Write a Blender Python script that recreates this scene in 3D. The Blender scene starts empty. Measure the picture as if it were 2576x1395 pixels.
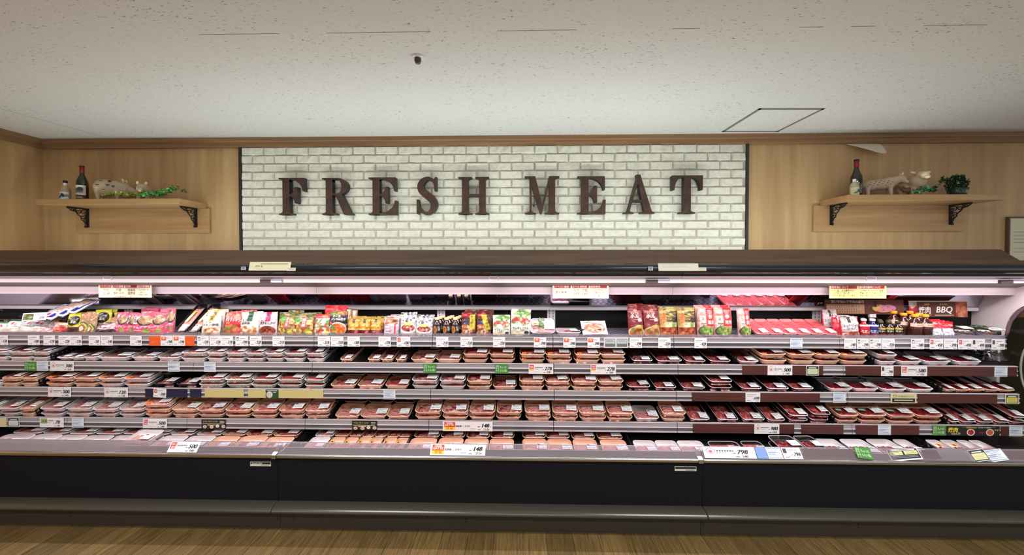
import bpy, math, random
import numpy as np
from mathutils import Vector, Matrix, Euler
R = math.radians
random.seed(7)
C = bpy.context.scene.collection
SC = bpy.context.scene

# ------------------------------------------------------------------ camera
F = 950.0; EYE = 1.54; YAW = 0.0214; PITCH = 0.015; SHIFT = 23.0
CAM = Vector((0, 0, EYE))
ROT = Euler((math.pi/2 - PITCH, 0.0003, YAW), 'XYZ')
cd = bpy.data.cameras.new('camera')
cam = bpy.data.objects.new('camera', cd); C.objects.link(cam)
cd.sensor_fit = 'HORIZONTAL'; cd.sensor_width = 36.0; cd.lens = 36.0*F/2576
cd.shift_y = -SHIFT/2576; cd.clip_start = 0.05; cd.clip_end = 60
cam.location = CAM; cam.rotation_euler = ROT
SC.camera = cam
RM = ROT.to_matrix()
def P(px, py, Y):
    """the point on the plane at depth Y that the camera sees at this pixel"""
    d = RM @ Vector(((px-1288)/F, -(py-697.5+SHIFT)/F, -1))
    return CAM + d*(Y/d.y)
def PX(px, Y, py=850): return P(px, py, Y).x
def PZ(px, py, Y): return P(px, py, Y).z

# ------------------------------------------------------------------ light and exposure
SC.view_settings.view_transform = 'Standard'; SC.view_settings.look = 'None'
SC.view_settings.gamma = 1.0; SC.view_settings.use_curve_mapping = False
SC.view_settings.exposure = 0.12
w = bpy.data.worlds.new('store_light'); SC.world = w; w.use_nodes = True
w.node_tree.nodes['Background'].inputs[0].default_value = (0.96, 0.98, 1.0, 1)
w.node_tree.nodes['Background'].inputs[1].default_value = 0.62
def area(name, loc, rot, sx, sy, power, col):
    l = bpy.data.lights.new(name, 'AREA'); l.shape = 'RECTANGLE'; l.size = sx; l.size_y = sy
    l.energy = power; l.color = col
    o = bpy.data.objects.new(name, l); o.location = loc; o.rotation_euler = rot; C.objects.link(o); return o
# fluorescent lamps in the aisle ceiling, behind the camera
for i, (x, y) in enumerate([(-3.0, -0.6), (0.2, -0.6), (3.2, -0.6), (-1.5, 0.9), (1.7, 0.9)]):
    area('aisle_ceiling_lamp', (x, y, 2.60), (0, 0, 0), 1.2, 0.16, 38, (1.0, 0.96, 0.90))
# tubes hidden on top of the case, behind the fascia, washing brick and ceiling
for x0, x1, p, cy, cz in [(-4.1, -3.2, 2.8, 2.80, 1.50), (-3.1, -2.1, 3.8, 2.76, 1.54), (-2.0, -1.0, 5.2, 2.73, 1.575), (-0.9, 0.2, 6.0, 2.73, 1.575), (0.3, 1.3, 6.0, 2.73, 1.575), (1.35, 2.45, 4.6, 2.84, 1.49), (2.5, 3.3, 2.4, 2.84, 1.49)]:
    area('cove_tube_light', ((x0+x1)/2, cy, cz), (math.pi, 0, 0), x1-x0, 0.05, p, (0.92, 1.0, 0.97))
# LED strips in the canopy over the shelves
for x0, x1 in [(-4.0, -2.75), (-2.65, -1.45), (-1.35, -0.2), (-0.1, 1.0), (1.1, 2.15), (2.25, 3.25)]:
    area('canopy_led_light', ((x0+x1)/2, 2.500, 1.393), (R(24), 0, 0), x1-x0, 0.015, 0.95, (1.0, 0.86, 0.93))
    area('canopy_lip_led_light', ((x0+x1)/2, 2.440, 1.448), (R(-30), 0, 0), x1-x0, 0.015, 6.5, (1.0, 0.89, 0.94))

# ------------------------------------------------------------------ materials
def lin(c):
    return tuple((x/255/12.92 if x/255 <= .04045 else ((x/255+.055)/1.055)**2.4) for x in c)
MATS = {}
def mat(name, col=None, rough=.5, metal=0, coat=0, emis=0, spec=.5, trans=0, alpha=1, crough=.1):
    if name in MATS: return MATS[name]
    m = bpy.data.materials.new(name); m.use_nodes = True; b = m.node_tree.nodes['Principled BSDF']
    if col is not None: b.inputs['Base Color'].default_value = (*lin(col), 1)
    b.inputs['Roughness'].default_value = rough; b.inputs['Metallic'].default_value = metal
    b.inputs['Coat Weight'].default_value = coat; b.inputs['Coat Roughness'].default_value = crough
    b.inputs['Specular IOR Level'].default_value = spec
    b.inputs['Transmission Weight'].default_value = trans; b.inputs['Alpha'].default_value = alpha
    if emis:
        b.inputs['Emission Color'].default_value = (*lin(col), 1); b.inputs['Emission Strength'].default_value = emis
    MATS[name] = m; return m
def haze(name, tint, dif, f, fac=.10, rough=.12):
    """clear plastic: see-through, glossy, its reflected haze mixed in as milky diffuse colour"""
    m = clear(name, tint, fac, rough); n = m.node_tree.nodes; l = m.node_tree.links; out = n['Material Output']; s = out.inputs['Surface'].links[0].from_socket
    d = n.new('ShaderNodeBsdfDiffuse'); d.inputs[0].default_value = (*lin(dif), 1); mx = n.new('ShaderNodeMixShader'); mx.inputs[0].default_value = f
    l.new(s, mx.inputs[1]); l.new(d.outputs[0], mx.inputs[2]); l.new(mx.outputs[0], out.inputs['Surface']); return m
def nodes(m): return m.node_tree.nodes, m.node_tree.links, m.node_tree.nodes['Principled BSDF']
def ramp(n, stops):
    r = n.new('ShaderNodeValToRGB'); e = r.color_ramp.elements
    while len(e) < len(stops): e.new(0.5)
    for k, (p, c) in enumerate(stops): e[k].position = p; e[k].color = (*lin(c), 1)
    return r
def wood(name, a, b2, sc, rough=.45, bump=.1, coat=.1, rnd=False):
    m = mat(name, a, rough, coat=coat, crough=.3); n, l, b = nodes(m)
    tc = n.new('ShaderNodeTexCoord'); mp = n.new('ShaderNodeMapping'); mp.inputs['Scale'].default_value = sc
    l.new(tc.outputs['Object'], mp.inputs[0])
    no = n.new('ShaderNodeTexNoise'); no.inputs['Scale'].default_value = 1; no.inputs['Detail'].default_value = 6
    no.inputs['Roughness'].default_value = .6; no.inputs['Distortion'].default_value = .6
    l.new(mp.outputs[0], no.inputs['Vector'])
    r = ramp(n, [(.25, b2), (.5, tuple((x+y)/2 for x, y in zip(a, b2))), (.72, a)])
    l.new(no.outputs['Fac'], r.inputs[0]); l.new(r.outputs[0], b.inputs['Base Color'])
    bp = n.new('ShaderNodeBump'); bp.inputs['Strength'].default_value = bump; bp.inputs['Distance'].default_value = .004
    l.new(no.outputs['Fac'], bp.inputs['Height']); l.new(bp.outputs[0], b.inputs['Normal'])
    return m
def attr_mat(name, rough=.35, coat=.3, spec=.5, bump=0, bscale=300, metal=0):
    m = mat(name, (200, 200, 200), rough, coat=coat, spec=spec, metal=metal); n, l, b = nodes(m)
    a = n.new('ShaderNodeAttribute'); a.attribute_name = 'Col'; l.new(a.outputs['Color'], b.inputs['Base Color'])
    if bump:
        no = n.new('ShaderNodeTexNoise'); no.inputs['Scale'].default_value = bscale
        tc = n.new('ShaderNodeTexCoord'); l.new(tc.outputs['Object'], no.inputs['Vector'])
        bp = n.new('ShaderNodeBump'); bp.inputs['Strength'].default_value = bump; bp.inputs['Distance'].default_value = .003
        l.new(no.outputs['Fac'], bp.inputs['Height']); l.new(bp.outputs[0], b.inputs['Normal'])
    return m
def clear(name, tint, fac=.1, rough=.08):
    """thin clear plastic: see-through with a glossy skin"""
    m = bpy.data.materials.new(name); m.use_nodes = True; n = m.node_tree.nodes; l = m.node_tree.links
    n.remove(n['Principled BSDF']); out = n['Material Output']
    t = n.new('ShaderNodeBsdfTransparent'); t.inputs[0].default_value = (*lin(tint), 1)
    g = n.new('ShaderNodeBsdfGlossy'); g.inputs['Roughness'].default_value = rough; g.inputs[0].default_value = (.9, .9, .9, 1)
    fr = n.new('ShaderNodeFresnel'); fr.inputs[0].default_value = 1.4
    ad = n.new('ShaderNodeMath'); ad.operation = 'ADD'; ad.inputs[1].default_value = fac; ad.use_clamp = True
    l.new(fr.outputs[0], ad.inputs[0])
    mx = n.new('ShaderNodeMixShader'); l.new(ad.outputs[0], mx.inputs[0]); l.new(t.outputs[0], mx.inputs[1]); l.new(g.outputs[0], mx.inputs[2])
    l.new(mx.outputs[0], out.inputs['Surface']); return m

OAK = wood('light_oak_panel', (198, 166, 120), (166, 132, 90), (9, 9, .55), .5, .03)
OAKS = wood('oak_shelf_board', (184, 148, 104), (152, 116, 76), (.8, 14, 16), .45, .03)
TRIMW = wood('brown_oak_moulding', (164, 126, 88), (122, 88, 58), (.9, 30, 40), .5, .05)
WALNUT = wood('dark_walnut_fascia', (100, 77, 60), (62, 46, 37), (.9, 26, 26), .5, .04, coat=0)
BROWNSTRIP = wood('brown_strip_print', (92, 44, 36), (66, 28, 24), (1.5, 60, 60), .5, .02)
FOILC = attr_mat('printed_foil', .38, .25)
PAPERC = attr_mat('printed_card', .6, 0, .3)
BLACK = mat('black_steel', (14, 14, 18), .4)
BLKPL = mat('black_plastic', (12, 12, 14), .45)
GLOSSB = mat('gloss_navy_bumper', (22, 26, 34), .16, coat=.5, crough=.05)
PANEL = mat('matt_navy_panel', (18, 18, 25), .75, spec=.15)
KICKM = mat('dark_bronze_kick', (60, 55, 46), .5, spec=.4)
BUMPM = mat('grey_bronze_bumper', (78, 76, 69), .25, metal=.3)
CHROME = mat('brushed_chrome', (205, 205, 205), .18, metal=1)
GOLDE = mat('warm_steel_edge', (150, 132, 100), .35, metal=.6)
WHITEP = mat('white_enamel', (232, 226, 230), .3, coat=.2)
GREYP = mat('grey_enamel', (150, 142, 138), .45)
INK = mat('black_ink', (20, 20, 22), .6)
SILV = mat('grey_rail_plastic', (160, 154, 160), .3, coat=.2)
SILVD = mat('dark_rail_groove', (84, 82, 90), .3, coat=.4)
RIDGE = mat('pale_rail_ridge', (226, 220, 226), .3, coat=.3)
MIRR = mat('mirror_glass', (215, 210, 222), .03, metal=1)
LEDM = mat('led_diffuser', (240, 224, 234), .4, emis=.5)
WEM = mat('white_foam', (240, 240, 242), .4, coat=.2)
PEM = mat('peach_foam', (250, 212, 182), .4, coat=.2)
PNKM = mat('pink_foam', (250, 172, 168), .4, coat=.2)
BKM = mat('black_foam', (18, 18, 20), .35, coat=.3)
FILM = clear('stretch_film', (250, 249, 250), .015, .12)
ACRYL = clear('clear_acrylic', (240, 236, 242), .20, .10)
SHEEN_ACRYL = haze('painted_sheen_acrylic', (240, 236, 242), (224, 214, 226), .13)  # lilac reflections on the clear plastic put in as diffuse colour
GLASS = clear('end_glass', (150, 160, 156), .10, .05)
BAGM = clear('crumpled_clear_film', (190, 195, 195), .2, .12)

# ------------------------------------------------------------------ mesh helpers
class M:
    def __init__(s): s.v = []; s.f = []; s.m = []
    def add(s, vs, fs, mi=0):
        b = len(s.v); s.v += [tuple(p) for p in vs]; s.f += [tuple(b+i for i in f) for f in fs]; s.m += [mi]*len(fs); return s
    def box(s, x0, x1, y0, y1, z0, z1, mi=0):
        return s.add([(x0,y0,z0),(x1,y0,z0),(x1,y1,z0),(x0,y1,z0),(x0,y0,z1),(x1,y0,z1),(x1,y1,z1),(x0,y1,z1)],
            [(0,3,2,1),(4,5,6,7),(0,1,5,4),(1,2,6,5),(2,3,7,6),(3,0,4,7)], mi)
    def prismx(s, prof, x0, x1, mi=0):
        """profile [(y,z)] swept along x; a clockwise or counter-clockwise closed outline"""
        n = len(prof); vs = [(x0, y, z) for y, z in prof]+[(x1, y, z) for y, z in prof]
        return s.add(vs, [(i, (i+1) % n, n+(i+1) % n, n+i) for i in range(n)]+[tuple(range(n-1, -1, -1)), tuple(range(n, 2*n))], mi)
    def poly(s, pts, y0, y1, mi=0):
        """outline [(x,z)] extruded along y"""
        n = len(pts); vs = [(x, y0, z) for x, z in pts]+[(x, y1, z) for x, z in pts]
        return s.add(vs, [(i, (i+1) % n, n+(i+1) % n, n+i) for i in range(n)]+[tuple(range(n-1, -1, -1)), tuple(range(n, 2*n))], mi)
    def lathe(s, prof, n=20, c=(0,0,0), mi=0, sy=1):
        b = [(c[0]+r*math.cos(2*math.pi*k/n), c[1]+sy*r*math.sin(2*math.pi*k/n), c[2]+z) for r, z in prof for k in range(n)]
        fs = [(j*n+k, j*n+(k+1) % n, (j+1)*n+(k+1) % n, (j+1)*n+k) for j in range(len(prof)-1) for k in range(n)]
        fs += [tuple(range(n-1, -1, -1)), tuple(range((len(prof)-1)*n, len(prof)*n))]
        return s.add(b, fs, mi)
    def tube(s, pts, r, n=6, mi=0):
        pts = [Vector(p) for p in pts]; vs = []; rr = r if isinstance(r, (list, tuple)) else [r]*len(pts)
        for i, p in enumerate(pts):
            t = (pts[min(i+1, len(pts)-1)]-pts[max(i-1, 0)]).normalized()
            a = t.cross(Vector((0,0,1)) if abs(t.z) < .9 else Vector((1,0,0))).normalized(); b = t.cross(a)
            vs += [p+(a*math.cos(2*math.pi*k/n)+b*math.sin(2*math.pi*k/n))*rr[i] for k in range(n)]
        fs = [(j*n+k, j*n+(k+1) % n, (j+1)*n+(k+1) % n, (j+1)*n+k) for j in range(len(pts)-1) for k in range(n)]
        fs += [tuple(range(n-1, -1, -1)), tuple(range((len(pts)-1)*n, len(pts)*n))]
        return s.add(vs, fs, mi)
    def ball(s, c, r, n=12, k=8, rot=None):
        r = r if isinstance(r, (tuple, list)) else (r, r, r); vs = []
        for j in range(1, k):
            a = math.pi*j/k
            for i in range(n):
                b = 2*math.pi*i/n; p = Vector((r[0]*math.sin(a)*math.cos(b), r[1]*math.sin(a)*math.sin(b), r[2]*math.cos(a)))
                if rot: p = rot @ p
                vs.append(p+Vector(c))
        t = Vector((0,0,r[2])); u = -t
        if rot: t = rot @ t; u = rot @ u
        vs += [t+Vector(c), u+Vector(c)]; T = len(vs)-2; B = T+1
        fs = [(j*n+i, (j+1)*n+i, (j+1)*n+(i+1) % n, j*n+(i+1) % n) for j in range(k-2) for i in range(n)]
        fs += [(T, i, (i+1) % n) for i in range(n)]+[(B, (k-2)*n+(i+1) % n, (k-2)*n+i) for i in range(n)]
        return s.add(vs, fs)
    def mesh(s, name, mats, smooth=False):
        me = bpy.data.meshes.new(name); me.from_pydata(s.v, [], s.f)
        for m in (mats if isinstance(mats, (list, tuple)) else [mats]): me.materials.append(m)
        me.polygons.foreach_set('material_index', s.m)
        if smooth: me.polygons.foreach_set('use_smooth', [True]*len(s.f))
        me.update(); return me
def link(name, me, parent=None, loc=None, rot=None):
    o = bpy.data.objects.new(name, me); C.objects.link(o)
    if parent: o.parent = parent
    if loc is not None: o.location = loc
    if rot is not None: o.rotation_euler = rot
    return o
def build(name, mb, mats, parent=None, smooth=False, bevel=0, loc=None, rot=None, seg=2):
    o = link(name, mb.mesh(name, mats, smooth), parent, loc, rot)
    if bevel:
        b = o.modifiers.new('b', 'BEVEL'); b.width = bevel; b.segments = seg; b.limit_method = 'ANGLE'; b.angle_limit = R(35)
    return o
def tag(o, label=None, cat=None, group=None, kind=None):
    if label: o['label'] = label
    if cat: o['category'] = cat
    if group: o['group'] = group
    if kind: o['kind'] = kind
    return o
def thing(name, loc, label, cat, group=None, rot=(0,0,0)):
    o = bpy.data.objects.new(name, None); C.objects.link(o); o.empty_display_size = .02
    o.location = loc; o.rotation_euler = rot; return tag(o, label, cat, group)
KIDS = {}
def copy_tree(o, parent=None):
    c = o.copy(); C.objects.link(c)
    if parent: c.parent = parent
    for ch in list(o.children): copy_tree(ch, c)
    return c

# ------------------------------------------------------------------ printing: pictures as coloured vertex grids
def ntext(s):
    if s in KIDS: return KIDS[s]
    cu = bpy.data.curves.new('t', 'FONT'); cu.body = s; cu.resolution_u = 3; cu.offset = .012
    o = bpy.data.objects.new('t', cu); C.objects.link(o); bpy.context.view_layer.update()
    me = o.evaluated_get(bpy.context.evaluated_depsgraph_get()).to_mesh()
    me.calc_loop_triangles()
    v = np.array([p.co[:2] for p in me.vertices]); t = np.array([x.vertices[:] for x in me.loop_triangles])
    bpy.data.objects.remove(o); bpy.data.curves.remove(cu)
    v -= v.min(0); KIDS[s] = (v, t, v.max(0)); return KIDS[s]
# all texts are turned to outlines first, while the scene is still empty
class Img:
    """a picture painted in u (0..1 across) and v (0..1 up), kept at twice the grid"""
    def __init__(s, W, H, bg):
        s.W = W*2; s.H = H*2; s.a = np.zeros((s.H, s.W, 3)); s.a[:] = lin(bg)
        s.u, s.v = np.meshgrid((np.arange(s.W)+.5)/s.W, (np.arange(s.H)+.5)/s.H)
    def rect(s, u0, v0, u1, v1, c, skew=0):
        uu = s.u-skew*(s.v-v0); k = (uu >= u0) & (uu <= u1) & (s.v >= v0) & (s.v <= v1); s.a[k] = lin(c); return s
    def disc(s, cu, cv, ru, rv, c):
        k = ((s.u-cu)/ru)**2+((s.v-cv)/rv)**2 <= 1; s.a[k] = lin(c); return s
    def food(s, cu, cv, ru, rv, cols, n=40, seed=1, sq=False, st=1):
        rn = np.random.RandomState(seed); k = ((np.abs(s.u-cu) <= ru) & (np.abs(s.v-cv) <= rv)) if sq else (((s.u-cu)/ru)**2+((s.v-cv)/rv)**2 <= 1)
        px = cu+(rn.rand(n)*2-1)*ru; py = cv+(rn.rand(n)*2-1)*rv; ci = rn.randint(0, len(cols), n)
        uu = s.u[k]; vv = s.v[k]; asp = s.H/s.W
        d = (uu[:, None]-px)**2+((vv[:, None]-py)*asp*st)**2; j = d.argmin(1)
        cc = np.array([lin(c) for c in cols])[ci[j]]; sh = 1-.35*np.sqrt(d.min(1))/max(ru, .01)*2
        s.a[k] = cc*np.clip(sh, .55, 1.1)[:, None]; return s
    def text(s, t, u0, v0, h, c, wmax=None, vert=False, slant=0, bold=0):
        """h: height of the line as a share of the picture's height"""
        if vert:
            for i, ch in enumerate(t): s.text(ch, u0, v0-(i+1)*h*1.08, h, c)
            return s
        v, tr, mx = ntext(t); v = v.copy(); v[:, 0] += slant*v[:, 1]
        sc = h*s.H/max(mx[1], .5); sx = sc
        if wmax and mx[0]*sc > wmax*s.W: sx = wmax*s.W/mx[0]
        p = v*[sx, sc]+[u0*s.W, v0*s.H]; col = lin(c)
        for dx in (range(bold+1)):
            for a, b, d in tr:
                A, B, D = p[a]+[dx, 0], p[b]+[dx, 0], p[d]+[dx, 0]
                x0, y0 = np.floor(np.minimum(np.minimum(A, B), D)).astype(int); x1, y1 = np.ceil(np.maximum(np.maximum(A, B), D)).astype(int)
                x0 = max(x0, 0); y0 = max(y0, 0); x1 = min(x1, s.W); y1 = min(y1, s.H)
                if x1 <= x0 or y1 <= y0: continue
                X, Y = np.meshgrid(np.arange(x0, x1)+.5, np.arange(y0, y1)+.5)
                e = lambda p, q: (q[0]-p[0])*(Y-p[1])-(q[1]-p[1])*(X-p[0])
                e1, e2, e3 = e(A, B), e(B, D), e(D, A)
                k = ((e1 >= 0) & (e2 >= 0) & (e3 >= 0)) | ((e1 <= 0) & (e2 <= 0) & (e3 <= 0))
                s.a[y0:y1, x0:x1][k] = col
        return s
    def lines(s, u0, u1, vs, c, th=.03, gap=.0):
        for i, v in enumerate(vs):
            s.rect(u0, v, u1-(.1 if i % 2 else 0)*(u1-u0), v+th, c)
            if gap:
                for q in np.arange(u0, u1, gap): s.rect(q, v, q+gap*.25, v+th, tuple(s_ for s_ in (235, 235, 240)))
        return s
    def out(s): return s.a.reshape(s.H//2, 2, s.W//2, 2, 3).mean((1, 3))
def grid_mesh(name, img, pos, mt, back=None, smooth=True):
    """img: H x W x 3; pos(u,v arrays) -> x,y,z arrays; a grid carrying the picture"""
    H, W, _ = img.shape
    u, v = np.meshgrid(np.linspace(0, 1, W), np.linspace(0, 1, H)); x, y, z = pos(u, v)
    V = np.stack([x, y, z], -1).reshape(-1, 3); i = np.arange(H*W).reshape(H, W)
    Fq = np.stack([i[:-1, :-1], i[:-1, 1:], i[1:, 1:], i[1:, :-1]], -1).reshape(-1, 4); col = img.reshape(-1, 3)
    if back is not None:
        bv, bf, bc = back; n = len(V); V = np.vstack([V, bv]); col = np.vstack([col, bc]); extra = [tuple(n+k for k in f) for f in bf]
    else: extra = []
    me = bpy.data.meshes.new(name); me.from_pydata(V.tolist(), [], Fq.tolist()+extra); me.materials.append(mt)
    ca = me.color_attributes.new('Col', 'FLOAT_COLOR', 'POINT')
    ca.data.foreach_set('color', np.hstack([col, np.ones((len(col), 1))]).astype(np.float32).ravel())
    if smooth: me.polygons.foreach_set('use_smooth', [True]*len(me.polygons))
    me.update(); return me
def card_mesh(name, im, w, h, t=.0012, mt=None):
    """a thin printed card: picture on the front (-y), x centred, base at z=0"""
    img = im.out() if isinstance(im, Img) else im
    bc = img[0, 0]; z = [(-w/2,0,0),(w/2,0,0),(w/2,0,h),(-w/2,0,h),(-w/2,t,0),(w/2,t,0),(w/2,t,h),(-w/2,t,h)]
    return grid_mesh(name, img, lambda u, v: ((u-.5)*w, 0*u, v*h), mt or PAPERC,
        (np.array(z), [(4,7,6,5),(0,4,5,1),(1,5,6,2),(2,6,7,3),(3,7,4,0)], np.tile(bc, (8, 1))), smooth=False)
def vnoise(H, W, fy, fx, rn):
    g = rn.rand(fy+2, fx+2); y = np.linspace(0, fy, H); x = np.linspace(0, fx, W)
    yi = y.astype(int); xi = x.astype(int); ty = (y-yi)[:, None]; tx = (x-xi)[None]; ty = ty*ty*(3-2*ty); tx = tx*tx*(3-2*tx)
    a = g[yi][:, xi]; b = g[yi][:, xi+1]; c = g[yi+1][:, xi]; d = g[yi+1][:, xi+1]
    return (a*(1-tx)+b*tx)*(1-ty)+(c*(1-tx)+d*tx)*ty
ORD = ['zeroth','first','second','third','fourth','fifth','sixth','seventh','eighth','ninth','tenth','eleventh','twelfth','thirteenth','fourteenth','fifteenth','sixteenth']
# ================================================================== the room
WALL = 3.30
XL = -4.26
def xw(px, Y=WALL): return PX(px, Y, 500)
CEIL = 2.632
FLOOR = PZ(1288, 1336, 2.195)
# floor: vinyl planks that run away from the viewer
fm = mat('vinyl_plank_floor', (130, 104, 66), .38, coat=.12, crough=.25); n, l, b = nodes(fm)
tc = n.new('ShaderNodeTexCoord'); mp = n.new('ShaderNodeMapping'); mp.inputs['Rotation'].default_value = (0, 0, R(90)); l.new(tc.outputs['Object'], mp.inputs[0])
br = n.new('ShaderNodeTexBrick'); l.new(mp.outputs[0], br.inputs['Vector'])
for k, v in [('Scale', 1), ('Mortar Size', .0012), ('Brick Width', 1.2), ('Row Height', .15)]: br.inputs[k].default_value = v
br.offset = .37
br.inputs['Color1'].default_value = (*lin((142, 118, 78)), 1); br.inputs['Color2'].default_value = (*lin((114, 95, 60)), 1); br.inputs['Mortar'].default_value = (*lin((62, 46, 28)), 1)
m2 = n.new('ShaderNodeMapping'); m2.inputs['Scale'].default_value = (90, 3.5, 1); l.new(tc.outputs['Object'], m2.inputs[0])
no = n.new('ShaderNodeTexNoise'); no.inputs['Scale'].default_value = 1; no.inputs['Detail'].default_value = 8; no.inputs['Roughness'].default_value = .7; no.inputs['Distortion'].default_value = 1.5
l.new(m2.outputs[0], no.inputs['Vector'])
rr = ramp(n, [(.34, (150, 142, 128)), (.5, (214, 210, 200)), (.66, (255, 255, 250))]); l.new(no.outputs['Fac'], rr.inputs[0])
mx = n.new('ShaderNodeMix'); mx.data_type = 'RGBA'; mx.blend_type = 'MULTIPLY'; mx.inputs[0].default_value = .95
l.new(br.outputs['Color'], mx.inputs[6]); l.new(rr.outputs[0], mx.inputs[7]); l.new(mx.outputs[2], b.inputs['Base Color'])
tag(build('floor', M().box(XL, 7, -3.5, WALL+.1, FLOOR-.1, FLOOR), fm), 'brown vinyl plank floor in front of the meat case', 'floor', kind='structure')
# ceiling: rock-wool boards with short dark fissures
cm = mat('fissured_ceiling_board', (222, 219, 212), .9, spec=.1); n, l, b = nodes(cm)
tc = n.new('ShaderNodeTexCoord'); mp = n.new('ShaderNodeMapping'); mp.inputs['Scale'].default_value = (42, 150, 1); l.new(tc.outputs['Object'], mp.inputs[0])
no = n.new('ShaderNodeTexNoise'); no.inputs['Scale'].default_value = 1; no.inputs['Detail'].default_value = 3; no.inputs['Roughness'].default_value = .65; l.new(mp.outputs[0], no.inputs['Vector'])
n2 = n.new('ShaderNodeTexNoise'); n2.inputs['Scale'].default_value = 2.3; l.new(tc.outputs['Object'], n2.inputs['Vector'])
ma = n.new('ShaderNodeMath'); ma.operation = 'MULTIPLY_ADD'; ma.inputs[1].default_value = .12; l.new(n2.outputs['Fac'], ma.inputs[0]); l.new(no.outputs['Fac'], ma.inputs[2])
rr = ramp(n, [(.0, (214, 213, 210)), (.700, (213, 212, 209)), (.745, (112, 108, 104))]); l.new(ma.outputs[0], rr.inputs[0]); l.new(rr.outputs[0], b.inputs['Base Color'])
tag(build('ceiling', M().box(XL, 7, -3.5, WALL+.1, CEIL, CEIL+.1), cm), 'white fissured board ceiling', 'ceiling', kind='structure')
seam = mat('ceiling_seam', (112, 106, 100), .9)
mb = M()
for a, b2 in [(500, 705), (820, 1085), (1250, 1450), (1690, 1760), (2010, 2070), (2140, 2200), (2330, 2480)]:
    y0 = 87-(a-500)*.0125; p = P(a, y0, 1); s = (CEIL-EYE)/(p.z-EYE); A = CAM+(p-CAM)*s; p = P(b2, y0, 1); s = (CEIL-EYE)/(p.z-EYE); B = CAM+(p-CAM)*s
    mb.box(A.x, B.x, A.y-.0012, A.y+.0012, CEIL-.0006, CEIL+.001)
A = Vector((PX(120, WALL, 350)-.6, 2.75, 0))
mb.add([(-3.68, 2.62, CEIL-.0005), (-3.677, 2.62, CEIL-.0005), (-3.597, WALL, CEIL-.0005), (-3.60, WALL, CEIL-.0005)], [(0, 1, 2, 3)])
tag(build('trim_1', mb, seam), 'thin open seams between ceiling boards', 'seam', kind='structure')
# walls
tag(build('wall_back', M().box(XL-.1, 7, WALL, WALL+.1, FLOOR, CEIL), OAK), 'light oak panelled back wall above the case', 'wall', kind='structure')
OAK2 = wood('light_oak_panel_side', (194, 158, 112), (162, 126, 84), (9, 9, .55), .5, .03)
tag(build('wall_left', M().box(XL-.1, XL, -3.5, WALL, FLOOR, CEIL), OAK2), 'light oak panelled side wall at the corner', 'wall', kind='structure')
# crown moulding along back wall and side wall
def crown(zt): return [(WALL, zt), (WALL-.045, zt), (WALL-.045, zt-.035), (WALL-.038, zt-.040), (WALL-.028, zt-.040), (WALL-.028, zt-.082), (WALL, zt-.082)]
tag(build('trim_2', M().prismx(crown(CEIL), XL, 7), TRIMW, bevel=.002), 'stepped oak moulding where back wall meets ceiling', 'moulding', kind='structure')
mb = M(); pr = [(XL, CEIL), (XL+.045, CEIL), (XL+.045, CEIL-.035), (XL+.028, CEIL-.040), (XL+.028, CEIL-.082), (XL, CEIL-.082)]
mb.poly(pr, -3.5, WALL-.03); TRIMY = wood('brown_oak_moulding_side', (156, 118, 80), (116, 84, 54), (30, .9, 40), .5, .05)
tag(build('trim_3', mb, TRIMY), 'stepped oak moulding on the side wall', 'moulding', kind='structure')
# brick panel
BX0, BX1 = xw(614), xw(1871); BZ1 = CEIL-.082; BZ0 = 1.44
bm_ = mat('white_painted_brick', (226, 226, 214), .75, spec=.2); n, l, b = nodes(bm_)
tc = n.new('ShaderNodeTexCoord'); n1 = n.new('ShaderNodeTexNoise'); n1.inputs['Scale'].default_value = 30; n1.inputs['Detail'].default_value = 7; n1.inputs['Roughness'].default_value = .6; n1.inputs['Distortion'].default_value = .5
l.new(tc.outputs['Object'], n1.inputs['Vector'])
rr = ramp(n, [(.3, (208, 207, 192)), (.55, (224, 224, 212)), (.8, (232, 232, 222))]); l.new(n1.outputs['Fac'], rr.inputs[0]); l.new(rr.outputs[0], b.inputs['Base Color'])
bp = n.new('ShaderNodeBump'); bp.inputs['Strength'].default_value = .45; bp.inputs['Distance'].default_value = .012; l.new(n1.outputs['Fac'], bp.inputs['Height']); l.new(bp.outputs[0], b.inputs['Normal'])
mortar = mat('pale_mortar', (186, 183, 168), .9)
bp_ = thing('brick_panel', ((BX0+BX1)/2, WALL-.02, BZ0), 'white painted brick panel behind the fresh meat letters', 'wall panel')
O = Vector(((BX0+BX1)/2, WALL-.02, BZ0))
def rel(mb, O):
    mb.v = [(x-O.x, y-O.y, z-O.z) for x, y, z in mb.v]; return mb
build('mortar_bed', rel(M().box(BX0, BX1, WALL-.02, WALL-.001, BZ0, BZ1), O), mortar, bp_)
mb = M(); ph, pw, g = .0722, .1975, .0095; z = BZ1; row = 0
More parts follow.
